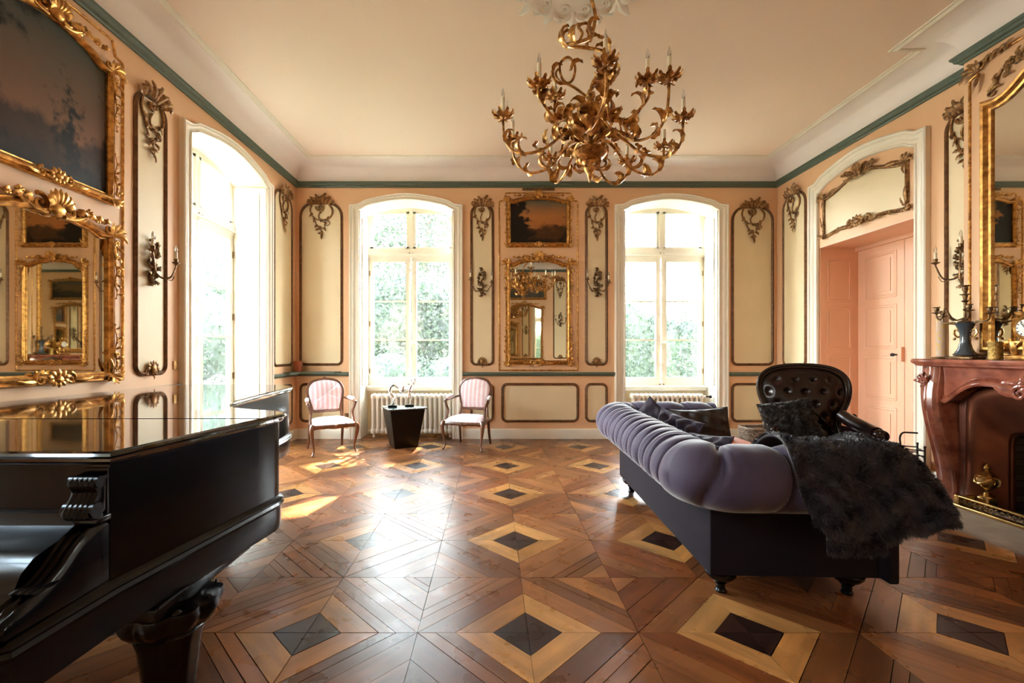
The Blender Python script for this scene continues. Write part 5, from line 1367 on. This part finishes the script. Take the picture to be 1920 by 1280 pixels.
# ============================================================ SIDE TABLE AND SCULPTURES
tb = empty('side_table', (-1.235,6.26,0), math.radians(26), 'black tapered pedestal side table with glass top below the window', 'side table')
mb = MB(); a, b_ = .158, .238
mb.rings([[(s*q[0],s*q[1],z) for q in ((1,1),(-1,1),(-1,-1),(1,-1))] for s, z in ((a,0),(b_,.53))]); mb.build('body', M_TABLE, tb, smooth=False)
M_TTOP = mat('smoked_glass_top', (.10,.14,.14), .04, coat=1, coatr=.02, spec=1)
MB().rbox(-.265,.265,-.265,.265,.53,.545,.004).build('top', M_TTOP, tb)
def sculpt(loc, rz, pose, label):
    r = empty('chrome_sculpture', loc, rz, label, 'sculpture')
    MB().rbox(-.06,.06,-.045,.045,0,.03,.003).build('plinth', M_BLACK, r)
    mb = MB()
    if pose == 0:
        mb.tube(cr([(0,0,.03),(.015,0,.10),(.0,0,.15),(-.04,0,.21),(-.03,0,.28),(.02,0,.30),(.06,0,.275),(.10,0,.25)],6), lambda t: .011+.008*math.sin(t*PI), 10)
        mb.tube(cr([(-.03,0,.28),(-.0,0,.32),(.015,0,.335)],5), .011, 8); mb.ball((.012,0,.345),.017,10)
        mb.lathe([(.001,-.045),(.03,-.02),(.036,.005),(.02,.03),(.001,.036)], (.115,0,.235), 5)
        for s in (-1,1): mb.tube(cr([(0,0,.16),(.01,s*.02,.09),(s*.02,s*.01,.03)],5), .008, 8)
    else:
        for s in (-1,1): mb.tube(cr([(s*.02,0,.03),(s*.022,0,.10),(s*.008,0,.17),(0,0,.21)],5), lambda t: .007+.005*t, 8)
        mb.tube(cr([(0,0,.20),(.01,0,.25),(.04,0,.31),(.06,0,.33)],6), lambda t: .018+.012*math.sin(t*PI), 10)
        mb.tube(cr([(.05,0,.32),(.075,0,.35),(.10,0,.365)],4), .007, 8); mb.ball((.07,0,.375),.017,10)
        mb.tube(cr([(0,0,.24),(-.05,.01,.23),(-.085,0,.26),(-.07,0,.285)],5), .009, 8); mb.ball((-.06,0,.235),.018,8)
    mb.build('figure', M_CHROME, r); return r
sculpt((-1.36,6.17,.546), .05, 0, 'curved chrome sculpture on black plinth, left of the two on the side table')
sculpt((-1.15,6.27,.546), .15, 1, 'standing chrome figure with raised arms, right of the two on the side table')

# ============================================================ BASKET
bk = empty('wicker_basket', (3.72,6.22,0), math.radians(3), 'grey wicker log basket on the floor under the dado panel', 'basket')
mb = MB(); rows = 11
def bpt(a, z, o=0):
    e = .45; c, s = math.cos(a), math.sin(a); k = 1+.14*z/.26
    return V(((.235*k+o)*math.copysign(abs(c)**e,c), (.15*k+o)*math.copysign(abs(s)**e,s), z))
for i in range(rows):
    z = .02+i*.022; mb.tube([bpt(2*PI*k/96, z, .006*(1 if (k//2+i)%2 else -1)) for k in range(96)], .010, 5, closed=True)
mb.tube([bpt(2*PI*k/60, .262, .0) for k in range(60)], .015, 6, closed=True); mb.add([tuple(bpt(2*PI*k/40,.012,-.01)) for k in range(40)], [tuple(range(40))])
mb.build('woven_body', M_WICKER, bk)
mb = MB()
for k in range(48): mb.tube([bpt(2*PI*k/48, .005), bpt(2*PI*k/48, .255)], .005, 5)
mb.build('stakes', M_WICKER, bk)
# ============================================================ FIREPLACE
hearth = MB(); hearth.rbox(-(4.10-CB),(4.10-CB),-.66,-.001,-.005,.022,.004); hearth.build('hearth', M_STONE, None, loc=(CBX,CB,0), rot=RR, label='pale stone hearth slab on the floor before the fireplace', cat='hearth')
mt = empty('fireplace_mantel', (CBX,CB,0), -PI/2, 'carved red marble mantelpiece with serpentine opening on the right wall', 'mantelpiece')
HW = .95                                         # half length of shelf
MO = MB()
def serp(x, d0, d1): u = abs(x)/HW; return lerp(d1, d0, smooth(0,.45,u))+.02*smooth(.8,1,u)
# shelf: serpentine front, moulded edge
def shelf_out(off):
    P = []
    for k in range(41):
        x = -HW+2*HW*k/40; P.append((x*(1+off/HW), -(serp(x,.235,.275)+off)))
    return P
def shelf_rings(prof):
    R = []
    for off, z in prof:
        P = shelf_out(off); R.append([(x,y,z) for x,y in P]+[(P[-1][0],.0,z),(P[0][0],.0,z)])
    return R
sm = MB(); sm.rings(shelf_rings([(-.03,1.175),(-.012,1.182),(-.008,1.195),(.004,1.203),(.010,1.215),(.010,1.228),(.004,1.238),(-.004,1.241)]))
for s in (-1,1): sm.rbox(min(s*(CBH+.002),s*(HW+.0)), max(s*(CBH+.002),s*HW), -.02, (XR-CBX)-.003, 1.178, 1.240, .01)
sm.build('shelf', M_MARBLE, mt, ang=40)
# frieze with arched opening: front surface z from opening curve to 1.18
def open_z(x):
    u = abs(x)/.72
    if u >= 1: return None
    return .87+.165*math.sin(min(1,(1-u)*2.6)*PI/2)-.07*(1-smooth(0,.55,u))
def fr_d(x, t): u = abs(x)/HW; return serp(x,.185,.225)*lerp(.86,1,t)+.012*math.cos(t*PI)
N = 64; R = []
for k in range(N+1):
    x = -.80+1.6*k/N; zo = open_z(x) if abs(x) < .72 else .87; zo = zo if zo else .87
    col = [(x,-fr_d(x,0)+.10,zo+.01),(x,-fr_d(x,0)-.012,zo-.004),(x,-fr_d(x,0)-.020,zo+.012),(x,-fr_d(x,0)-.010,zo+.030),(x,-fr_d(x,0)+.0,zo+.040),(x,-fr_d(x,0)-.008,zo+.052),(x,-fr_d(x,0)+.006,zo+.064)]
    for t in (.3,.5,.7,.85,1): col.append((x,-fr_d(x,t)+.008,lerp(zo+.064,1.178,t)))
    col.append((x,.0,1.178)); col.append((x,.0,zo+.01)); R.append(col)
f = MB(); f.rings(R); f.build('frieze', M_MARBLE, mt, ang=40)
# carved shell at the centre
c = MB()
for k in range(9):
    a = PI*(.02+.96*k/8); aleaf(c, .03*math.cos(a), 1.07, a, .09, .06, 0, y=-.25, lift=.03, n=6, lobes=2)
    aleaf(c, .02*math.cos(a), 1.06, -a, .10, .06, 0, y=-.25, lift=.03, n=6, lobes=2)
c.ball((0,-.27,1.06), (.05,.03,.045), 12)
for s in (-1,1):
    cscroll(c, (s*.13,1.0), .05, PI/2, -s*1.2, .016, y=-.245); aleaf(c, s*.14, .985, 0 if s>0 else PI, .17, .055, s*.5, y=-.235); aleaf(c, s*.12, 1.05, .5 if s>0 else PI-.5, .13, .05, -s*.5, y=-.235)
c.build('carved_shell', M_MARBLE, mt)
def leg_side(s):
    g = empty('leg', (0,0,0), 0, parent=mt)
    m = MB(); R = []
    for k in range(33):
        t = k/32; z = 1.175*t
        # depth of the front face and sideways place of the leg
        d = .080+.145*smooth(.0,.72,t)-.03*smooth(.78,1,t)
        xo = .915+.030*smooth(.35,.85,t)-.02*math.sin(PI*t); xi = xo-.165-.02*smooth(.6,1,t)
        if z < .10: d += .015; xo += .006
        sec = [(xi,.0),(xi,-d*.80),(xi+.012,-d*.92),(xi+.03,-d*.88),(xi+.045,-d),(xi+.08,-d-.012),(xi+.11,-d),(xo-.035,-d*.90),(xo-.015,-d*.95),(xo,-d*.80),(xo,.0)]
        R.append([(s*x,y,z) for x,y in sec])
    m.rings(R); m.box(min(s*.71,s*.90),max(s*.71,s*.90),-.095,0,0,.09)
    m.box(min(s*CBH+s*.003,s*.885),max(s*CBH+s*.003,s*.885),-.01,XR-CBX-.003,0,1.178)
    o = m.build('leg', M_MARBLE, mt, ang=40); bpy.data.objects.remove(g)
    c = MB(); x = .87; 
    for a in (.6,1.2,1.8,2.4): aleaf(c, s*x, 1.03, a if s>0 else PI-a, .09, .05, -s*.6, y=-.215, lift=.03, n=6)
    cscroll(c, (s*x,1.06), .05, PI/2, -s*1.3, .017, y=-.225); cscroll(c, (s*(x+.045),1.0), .035, PI/2, s*1.2, .014, y=-.19)
    aleaf(c, s*x, 1.0, -PI/2, .22, .07, 0, y=-.215, lift=.01); flower(c, s*x, 1.05, .03, y=-.24)
    for z in (1.10,1.0): c.ball((s*(x+.075),-.12,z), (.03,.06,.05), 10)
    c.build('leg_carving', M_MARBLE, o)
leg_side(-1); leg_side(1)
# dark inner marble slips + copper hood with shaped mouth
for s in (-1,1): ih = MB(); ih.rbox(min(s*.66,s*.735),max(s*.66,s*.735),-.06,-.002,.0,.98,.006); ih.build('inner_slip', M_MARBLED, mt)
def outer(u):   # along the arch from bottom-left to bottom-right
    if u < .3: return (-.68, lerp(0,.86,u/.3))
    if u > .7: return (.68, lerp(.86,0,(u-.7)/.3))
    q = (u-.3)/.4; x = -.68+1.36*q; return (x, .86+.22*math.sin(PI*q)**.30-.08*math.exp(-((x)/.3)**2))
def inn(u):
    if u < .3: return (-.50, lerp(0,.60,u/.3))
    if u > .7: return (.50, lerp(.60,0,(u-.7)/.3))
    q = (u-.3)/.4; x = -.50+1.0*q; return (x, .60+.105*math.sin(PI*q)**.4-.05*math.sin(PI*q)**2*.5)
def hood(i, j):
    a, b = outer(i), inn(i); y = -.055+.165*smooth(0,1,j)-.045*math.sin(PI*j)
    return (lerp(a[0],b[0],j), y, lerp(a[1],b[1],j))
h = MB(); h.grid(hood, 70, 16)
h.grid(lambda i, j: (inn(i)[0]*(1-.03*j), .11+.03*j, inn(i)[1]-.012*j), 70, 3)
ho = h.build('copper_hood', M_COPPER, mt, ang=50)
sl = ho.modifiers.new('thick', 'SOLIDIFY'); sl.thickness = .004; sl.offset = 1
# firebox back plate ledge
MB().box(-.5,.5,.40,.60,.02,.36).build('fireback', M_IRON, mt, smooth=False)
bpy.data.objects['fireback'].data.materials[0] = M_BRICK
# log grate with logs
M_LOG = mat('charred_log', (.05,.03,.02), .9, c2=(.10,.065,.04), vs=18)
gr = empty('fire_grate', (CBX+.38,CB,.0), -PI/2, 'black iron fire grate standing in the hearth opening', 'grate')
mb = MB()
for k in range(7): x = -.24+.08*k; mb.tube([(x,-.10,.20),(x,-.10,.07),(x,.14,.07),(x,.14,.22)], .008, 6)
mb.tube([(-.27,-.10,.12),(.27,-.10,.12)], .009, 6)
for x in (-.24,.24): mb.tube([(x,-.08,.07),(x,-.08,.021)], .009, 6); mb.tube([(x,.12,.07),(x,.12,.021)], .009, 6)
mb.build('bars', M_IRON, gr)
for k, (x0,y0,z0,x1,y1,z1) in enumerate(((-.26,-.045,.125,.22,-.04,.125),(-.20,.065,.125,.27,.060,.125),(-.18,-.01,.205,.20,.04,.205))):
    mb = MB(); mb.tube(cr([(x0,y0,z0),((x0+x1)/2,(y0+y1)/2+.01,(z0+z1)/2+.01),(x1,y1,z1)],4), .040, 10); mb.build('log', M_LOG, None, loc=(CBX+.38,CB,.0), rot=(0,0,-PI/2), label='charred log '+('lying at the front of the grate','lying at the back of the grate','lying on top of the two other logs')[k], cat='log', group='logs in the grate')
# brass fender
fe = empty('brass_fender', (3.845,CB,.022), -PI/2, 'low pierced brass fender curb on the stone hearth', 'fender')
mb = MB(); L = .62
mb.rbox(-L,L,-.03,.03,0,.028,.01); mb.rbox(-L,L,-.015,.015,.085,.10,.006)
for s in (-1,1): mb.rbox(min(s*L,s*(L-.04)),max(s*L,s*(L-.04)),-.02,.12,0,.10,.01)
mb.build('rails', M_BRASS, fe)
mb = MB()
for k in range(31):
    x = -L+.04+(2*L-.08)*k/30; cscroll(mb, (x,.055), .019, PI/2*(1 if k%2 else -1), 1.1*(1 if k%2 else -1), .005, y=0)
mb.build('pierced_gallery', M_BRONZE, fe)
# andiron urns
def andiron(loc, label):
    r = empty('brass_andiron', loc, -PI/2, label, 'andiron', 'andirons on the hearth')
    mb = MB(); mb.rbox(-.055,.055,-.055,.055,0,.035,.008); mb.rbox(-.045,.045,-.045,.045,.035,.10,.012); mb.lathe([(.052,.10),(.05,.112),(.03,.12),(.02,.135)], seg=20); mb.build('pedestal', M_BRASS, r)
    mb = MB(); mb.lathe([(.012,.135),(.014,.155),(.03,.17),(.058,.20),(.072,.235),(.070,.26),(.058,.27),(.062,.278),(.045,.29),(.03,.305),(.014,.315)], seg=24); mb.build('urn', M_BRASS, r)
    mb = MB(); mb.lathe([(.010,.312),(.02,.325),(.024,.34),(.016,.358),(.004,.372)], seg=14); mb.build('finial', M_BRASS, r)
    for s in (-1,1):
        mb = MB(); mb.tube(cr([(s*.06,0,.27),(s*.09,0,.26),(s*.092,0,.225),(s*.075,0,.205)],5), .007, 7); mb.tube(cr([(s*.06,-.03,.262),(s*.03,-.072,.225),(0,-.078,.215)],4), .007, 6); mb.build('handle', M_BRASS, r)
    return r
a1 = andiron((4.02,3.66,.022), 'brass urn andiron on the hearth at the left end of the fender')
copy_thing(a1, (4.02,2*CB-3.66,.022), -PI/2, 'brass urn andiron on the hearth at the near end of the fender')
# companion rack
rk = empty('fire_tool_rack', (4.00,4.40,0), -.5, 'black wire log rack with arched handle between the mantelpiece and the door', 'rack')
mb = MB()
for s in (-1,1):
    for y in (-.10,.10): mb.tube([(s*.14,y,.012),(s*.14,y,.40)], .008, 6); mb.ball((s*.14,y,.405),.012,8)
    mb.tube([(s*.14,-.10,.30),(s*.14,.10,.30)], .006, 6); mb.tube([(s*.14,-.10,.36),(s*.14,.10,.36)], .006, 6); mb.tube([(s*.14,-.10,.08),(s*.14,.10,.08)], .006, 6)
for y in (-.10,.10):
    for z in (.10,.32,.37): mb.tube([(-.14,y,z),(.14,y,z)], .006, 6)
mb.build('frame', M_IRON, rk)
mb = MB(); mb.tube(cr([(-.02,-.10,.32),(-.03,-.06,.46),(0,-.02,.515),(.06,.0,.52),(.12,.02,.518)],6), .008, 8); mb.build('handle', M_IRON, rk)
mb = MB(); mb.rbox(-.125,.125,-.085,.085,.09,.27,.01); mb.build('paper_stack', mat('grey_paper', (.45,.42,.40), .8, var=.2, vs=30), rk)

# ============================================================ ON THE MANTEL
SZ = 1.241
def mloc(d, yw): return (CBX-d, yw, SZ+.001)
pc = empty('pillar_candle', (3.965,3.975,SZ+.001), 0, 'tall cream pillar candle with gold pattern at the far end of the mantelpiece', 'candle')
m_, t_, b_ = nodes('gold_flecked_wax'); nz = t_.nodes.new('ShaderNodeTexNoise'); nz.inputs['Scale'].default_value = 34; rr = t_.nodes.new('ShaderNodeValToRGB')
tcn = t_.nodes.new('ShaderNodeTexCoord'); t_.links.new(tcn.outputs['Object'], nz.inputs[0]); t_.links.new(nz.outputs[0], rr.inputs[0])
rr.color_ramp.elements[0].position = .57; rr.color_ramp.elements[0].color = (.52,.36,.24,1); rr.color_ramp.elements[1].position = .60; rr.color_ramp.elements[1].color = (.62,.36,.08,1); t_.links.new(rr.outputs[0], b_.inputs['Base Color'])
mb = MB(); mb.lathe([(.038,.018),(.039,.36),(.036,.366),(.006,.362)], seg=22); mb.build('wax', m_, pc)
mb = MB(); mb.lathe([(.055,0),(.058,.008),(.04,.018)], seg=20)
for k in range(4): a = k*PI/2+.6; mb.ball((.05*math.cos(a),.05*math.sin(a),.007),(.02,.02,.008),8)
mb.build('dish', M_BRONZE, pc)
def candelabrum(loc, rz, label):
    r = empty('candelabrum', loc, rz, label, 'candelabrum', 'candelabra on the mantelpiece')
    mb = MB(); mb.rbox(-.10,.10,-.065,.065,.0,.022,.008)
    for sx in (-1,1):
        for sy in (-1,1): mb.ball((sx*.085,sy*.05,.012),(.022,.018,.014),8)
    mb.lathe([(.075,.02),(.07,.03),(.075,.036)], seg=24); mb.build('base', M_BRONZE, r)
    mb = MB(); mb.lathe([(.080,.034),(.066,.05),(.046,.085),(.034,.14),(.032,.18),(.036,.215),(.044,.245),(.060,.285),(.066,.30),(.05,.305),(.02,.306)], seg=26); mb.build('vase', M_BLUEVASE, r)
    for s in (-1,1):
        mb = MB(); mb.tube(cr([(s*.040,0,.235),(s*.075,0,.245),(s*.082,0,.215),(s*.06,0,.185),(s*.036,0,.19)],5), .008, 7); mb.ball((s*.08,0,.17),.012,8); mb.build('handle', M_BRASS, r)
    mb = MB(); mb.lathe([(.045,.303),(.05,.312),(.02,.325),(.012,.34),(.010,.40),(.018,.41),(.010,.42),(.012,.47),(.022,.478),(.026,.484),(.012,.49),(.014,.505),(.018,.53),(.034,.535),(.036,.54),(.012,.543),(.014,.56),(.020,.575),(.018,.60),(.034,.605),(.032,.612),(.010,.612)], seg=16); mb.build('stem', M_BRONZE, r)
    for k in range(4):
        a = (0, PI, PI*1.25, PI*1.75)[k]; M = Matrix.Rotation(a,4,'Z')
        mb = MB(); P = cr([(.01,0,.34),(.05,0,.325),(.085,0,.345),(.105,0,.40),(.12,0,.425),(.14,0,.345),(.155,0,.335),(.17,0,.36),(.17,0,.385)],6) if k > 1 else cr([(.01,0,.33),(.06,0,.30),(.10,0,.305),(.135,0,.305),(.165,0,.32),(.172,0,.36)],6)
        mb.tube(P, .0065, 7, M=M); leaf(mb, [P[i] for i in range(6, min(24,len(P)), 3)], .030, (0,1,0), mi=0, lobes=3, M=M)
        e = P[-1]; mb.build('arm', M_BRONZE, r)
        mb = MB(); mb.lathe([(.006,-.01),(.012,0),(.032,.006),(.034,.011),(.012,.010),(.012,.02),(.019,.03),(.018,.048),(.024,.052),(.026,.056),(.010,.056)], (e.x,e.y,e.z), 14, M=M); mb.build('candle_cup', M_BRONZE, r)
    return r
cnd = candelabrum((CBX-.125,3.74,SZ+.001), -PI/2+.1, 'bronze five-armed candelabrum with slate blue vase body on the mantelpiece')
copy_thing(cnd, (CBX-.125,2*CB-3.74,SZ+.001), -PI/2, 'bronze candelabrum with slate blue vase body at the near end of the mantelpiece')
mb = MB(); mb.lathe([(.042,0),(.045,.004),(.045,.012),(.042,.018),(.042,.128),(.045,.134),(.044,.142),(.038,.142),(.038,.02),(.001,.02)], seg=26, fl=lambda a,k: 1+.012*math.cos(16*a))
mb.build('brass_jar', mat('embossed_brass', (.50,.33,.10), .35, metal=.85, c2=(.25,.15,.04), vs=60, bump=.6, bs=120), None, loc=(CBX-.12,3.52,SZ+.001), label='small embossed brass jar beside the candelabrum on the mantelpiece', cat='jar')
ck = empty('mantel_clock', (CBX-.125,3.27,SZ+.001), -PI/2, 'gilt mantel clock with white dial at the right edge of the picture', 'clock')
mb = MB(); mb.rbox(-.13,.13,-.07,.07,0,.035,.01); mb.build('base', M_GOLD, ck)
for s in (-1,1):
    mb = MB(); scroll(mb, [(s*.11,.035),(s*.12,.08),(s*.075,.13),(s*.06,.19)], .020, .016, y=0); aleaf(mb, s*.10, .04, PI/2+s*.3, .13, .06, -s*.6, y=-.03); mb.tube([(s*.05,0,.03),(s*.05,0,.16)], .012, 8)
    mb.build('scroll_support', M_GOLD, ck)
mb = MB(); D = Matrix.Translation((0,0,.235)) @ Matrix.Rotation(PI/2,4,'X'); mb.lathe([(.04,-.05),(.085,-.045),(.09,.0),(.088,.045),(.078,.058),(.066,.052),(.064,.045)], M=D, seg=30)
for k in range(6): aleaf(mb, .05*math.cos(PI*k/5), .30+.03*math.sin(PI*k/5), PI*k/5, .07, .035, 0, y=-.01, n=5)
mb.build('drum', M_GOLD, ck)
MB().lathe([(.001,.050),(.064,.050),(.062,.054),(.001,.056)], M=D, seg=30).build('dial', M_FACE, ck)
mb = MB()
for k in range(12): a = k*PI/6; mb.box(-.0025,.0025,-.0590,-.0560,.046,.058, M=Matrix.Translation((0,0,.235)) @ Matrix.Rotation(a,4,'Y'))
mb.box(-.003,.003,-.061,-.0585,0,.032, M=Matrix.Translation((0,0,.235)) @ Matrix.Rotation(1.2,4,'Y')); mb.box(-.002,.002,-.063,-.061,0,.047, M=Matrix.Translation((0,0,.235)) @ Matrix.Rotation(-.6,4,'Y'))
mb.build('hands_and_numerals', M_IRON, ck, smooth=False)

# ============================================================ CHANDELIER
CXY = (.70,3.24)
ch = empty('chandelier', (CXY[0],CXY[1],2.5), 0, 'large gilt leafy chandelier with ivory candle lights hanging from the ceiling', 'chandelier')
GC = M_GOLD2
def C(z): return z-2.5
mb = MB()
mb.lathe([(.004,C(2.52)),(.012,C(2.55)),(.02,C(2.58)),(.035,C(2.60)),(.05,C(2.64)),(.060,C(2.66)),(.050,C(2.675)),(.105,C(2.70)),(.125,C(2.725)),(.118,C(2.745)),(.05,C(2.75)),(.03,C(2.77)),(.022,C(2.84)),(.03,C(2.90)),(.022,C(2.95)),(.03,C(3.0)),(.072,C(3.015)),(.092,C(3.04)),(.086,C(3.06)),(.03,C(3.065)),(.02,C(3.08)),(.015,C(3.18))], seg=24)
mb.build('stem', GC, ch)
rg = random.Random(2)
def cleaf(mb, p, d, up, L, W, curl=1.6, lobes=4):
    """free acanthus leaf starting at p heading d, curling towards up"""
    d = V(d).normalized(); up = V(up).normalized(); ax = d.cross(up)
    if ax.length < 1e-5: ax = V((1,0,0))
    ax.normalize(); P = [V(p)]; q = d.copy()
    for k in range(9):
        q = Matrix.Rotation(curl/9*(.5+k/6), 3, ax) @ q; P.append(P[-1]+q*L/9)
    leaf(mb, P, W, up, lobes=lobes, amp=.4, cup=.45, th=.05)
cups = [(.076,3.21,2.98,1),(.16,3.52,2.96,1),(.30,2.88,3.01,0),(.66,2.63,2.99,1),(.73,2.86,3.05,0),(1.0,2.90,3.05,0),(1.10,2.80,3.0,1),(1.37,3.23,2.98,1),(1.38,3.62,2.95,1),(1.15,3.84,2.92,1),(.50,3.84,2.95,1),(.86,3.55,3.16,0),(.46,3.30,3.17,0)]
for i, (x, y, z, lo) in enumerate(cups):
    ex, ey, ez = x-CXY[0], y-CXY[1], C(z); R = math.hypot(ex, ey); a = math.atan2(ey, ex); dx, dy = math.cos(a), math.sin(a); sx, sy = -dy, dx
    sw = rg.uniform(-.08,.08)*(1 if lo else .6)
    def P3(r, zz, s=0): return (dx*r+sx*s, dy*r+sy*s, zz)
    if lo: K_ = [P3(.02,C(2.80)),P3(R*.25,C(2.86),sw*.6),P3(R*.55,C(2.72),sw),P3(R*.82,C(2.70),sw*.6),P3(R*.97,C(2.80),0),P3(R,ez)]
    else: K_ = [P3(.02,C(2.84)),P3(R*.35,C(2.93),sw),P3(R*.70,C(2.84),sw),P3(R*.98,C(2.92),0),P3(R*1.02,lerp(C(2.92),ez,.55)),P3(R,ez)]
    P = cr(K_, 8); mb = MB(); mb.tube(P, lambda t: .0115*(1-.3*t), 8)
    n = len(P)
    for f_, sd_, L, W in ((.12,1,.17,.085),(.28,-1,.15,.075),(.42,1,.16,.08),(.56,-1,.15,.075),(.70,1,.14,.07),(.82,-1,.13,.065),(.36,-1,.13,.06)):
        k = int(f_*(n-1)); T = (P[min(k+1,n-1)]-P[k-1]).normalized(); sgn = sd_*(1 if i%2 else -1)
        side = V((sx,sy,0))*sgn*.6+V((0,0,rg.uniform(-.3,.8)))
        cleaf(mb, P[k], T*.9+side*.8, V((0,0,1))*.6+side*.6+V((dx,dy,0))*rg.uniform(-.8,.4), L*rg.uniform(.85,1.15), W, curl=rg.uniform(1.6,3.0))
    arm = mb.build('arm', GC, ch)
    mb = MB(); mb.lathe([(.006,-.03),(.014,-.012),(.030,-.002),(.040,.006),(.014,.010),(.0135,.024)], (ex,ey,ez), 16)
    for k in range(9):
        b = 2*PI*k/9+.2; cleaf(mb, (ex+.022*math.cos(b),ey+.022*math.sin(b),ez-.004), (math.cos(b),math.sin(b),.12), (0,0,1), .075, .052, curl=.55 if k%2 else 1.0, lobes=3)
    for k in range(4): b = k*PI/2; cleaf(mb, (ex,ey,ez-.01), (math.cos(b)*.5,math.sin(b)*.5,-1), (math.cos(b),math.sin(b),0), .05, .03, curl=.8, lobes=2)
    mb.build('leafy_cup', GC, arm)
    MB().lathe([(.0135,.01),(.0135,.135),(.010,.137)], (ex,ey,ez), 12).build('candle_tube', M_CANDLE, arm)
    if i != 8: MB().lathe([(.005,.135),(.011,.143),(.012,.157),(.007,.180),(.001,.205)], (ex,ey,ez), 10).build('flame_bulb', M_BULB, arm)
# tangle of leaves round the hub
for k in range(6):
    a = k*PI/3+.5; mb = MB(); z = C(2.82+.05*(k%3)); r0 = .03
    K_ = [(r0*math.cos(a),r0*math.sin(a),z),(.12*math.cos(a),.12*math.sin(a),z+.05),(.20*math.cos(a+.2),.20*math.sin(a+.2),z+.01),(.22*math.cos(a+.5),.22*math.sin(a+.5),z-.07),(.16*math.cos(a+.6),.16*math.sin(a+.6),z-.08)]
    P = cr(K_, 6); mb.tube(P, .007, 6)
    cleaf(mb, P[6], (math.cos(a),math.sin(a),.5), (0,0,1), .16, .075, curl=2.4); cleaf(mb, P[12], (math.cos(a+1),math.sin(a+1),0), (0,0,-1), .14, .065, curl=2.2); cleaf(mb, P[-1], (-math.sin(a),math.cos(a),.4), (math.cos(a),math.sin(a),0), .11, .06, curl=2)
    mb.build('leaf_branch', GC, ch)
for k in range(5):            # hanging leaves under the bottom boss
    a = k*2*PI/5; mb = MB(); cleaf(mb, (.04*math.cos(a),.04*math.sin(a),C(2.63)), (math.cos(a),math.sin(a),-.6), (0,0,1), .13, .065, curl=2.6); mb.build('hanging_leaf', GC, ch)
for k in range(6):            # upright leaves above the upper boss
    a = k*PI/3+.4; mb = MB(); cleaf(mb, (.04*math.cos(a),.04*math.sin(a),C(3.05)), (math.cos(a)*.5,math.sin(a)*.5,1), (math.cos(a),math.sin(a),-.2), .15, .075, curl=1.9); mb.build('upright_leaf', GC, ch)
# twisting top branch up to the hook
K_ = [(0,0,C(3.15)),(.03,0,C(3.25)),(.10,-.03,C(3.33)),(.13,-.02,C(3.42)),(.10,.04,C(3.49)),(0,.08,C(3.54)),(-.12,.05,C(3.53)),(-.17,-.03,C(3.49)),(-.12,-.09,C(3.46)),(-.02,-.08,C(3.50)),(.02,-.02,C(3.60)),(.04,0,C(3.72)),(.01,0,C(3.85)),(-.02,0,C(3.95)),(-.03,0,C(4.10))]
P = cr(K_, 8); mb = MB(); mb.tube(P, .0125, 9)
for k, (d, u) in {14:((.4,0,1),(1,0,0)), 22:((.2,0,1),(-1,0,0)), 30:((1,.3,1),(-.6,0,.5)), 40:((-.2,0,1),(1,0,0)), 50:((-1,.2,.5),(.3,0,1)), 56:((-1,-.3,.6),(1,0,1)), 64:((-.6,-.6,.6),(.4,0,1)), 76:((-.8,0,1),(1,0,.4)), 100:((-.6,0,1),(1,0,0)), 102:((.8,0,.8),(-1,0,.4))}.items():
    if k < len(P): cleaf(mb, P[k], d, u, .17, .08, curl=2.3)
mb.tube(cr([(-.10,-.06,C(3.47)),(-.06,-.04,C(3.56)),(-.08,0,C(3.64)),(-.02,.01,C(3.67)),(.02,0,C(3.60)),(.0,-.02,C(3.52))],6), .010, 8)
mb.build('hanging_branch', GC, ch)
mb = MB(); mb.tube(cr([(.02,0,C(3.10)),(-.10,-.05,C(3.16)),(-.20,-.06,C(3.22)),(-.22,-.04,C(3.34)),(-.16,-.03,C(3.40)),(-.11,-.03,C(3.33)),(-.14,-.04,C(3.22)),(-.24,-.06,C(3.20)),(-.28,-.06,C(3.26))],7), .009, 8)
for p, d in (((-.2,-.06,C(3.2)),(-1,0,.3)),((-.14,-.04,C(3.3)),(0,0,1)),((-.27,-.06,C(3.25)),(-.3,0,1))): cleaf(mb, p, d, (1,0,.5), .13, .07, curl=2)
mb.build('scrolling_branch', GC, ch)

# ============================================================ CEILING ROSETTE
rs = empty('ceiling_rosette', (.67,3.25,4.111), 0, 'white plaster rosette of lacy leaves on the ceiling above the chandelier', 'rosette')
mb = MB(); mb.lathe([(.001,0),(.50,.0),(.50,-.012),(.46,-.025),(.42,-.012),(.30,-.012),(.27,-.03),(.22,-.03),(.19,-.012),(.08,-.04),(.03,-.05),(.001,-.05)], seg=64)
mb.build('disc', M_PLASTER, rs)
MF_ = Matrix.Rotation(-PI/2, 4, 'X')       # wall plane -> ceiling plane facing down
mb = MB()
for k in range(16):
    a = 2*PI*k/16; ca, sa = math.cos(a), math.sin(a)
    aleaf(mb, .44*ca, .44*sa, a, .16 if k%2 else .20, .11, 0, y=-.015, lift=.035, lobes=5)
    for q in (-1,1): aleaf(mb, .46*ca, .46*sa, a+q*.7, .12, .06, q*.7, y=-.015, lift=.03)
    cscroll(mb, (.42*math.cos(a+.2),.42*math.sin(a+.2)), .045, a, 1.1, .012, y=-.02); flower(mb, .55*math.cos(a+.2), .55*math.sin(a+.2), .035, y=-.02)
mb.build('outer_leaves', M_PLASTER, rs, rot=(PI/2,0,0))
mb = MB()
for k in range(16):
    a = 2*PI*k/16; aleaf(mb, .10*math.cos(a), .10*math.sin(a), a, .17, .08, .4, y=-.02, lift=.03)
mb.build('inner_leaves', M_PLASTER, rs, rot=(PI/2,0,0))
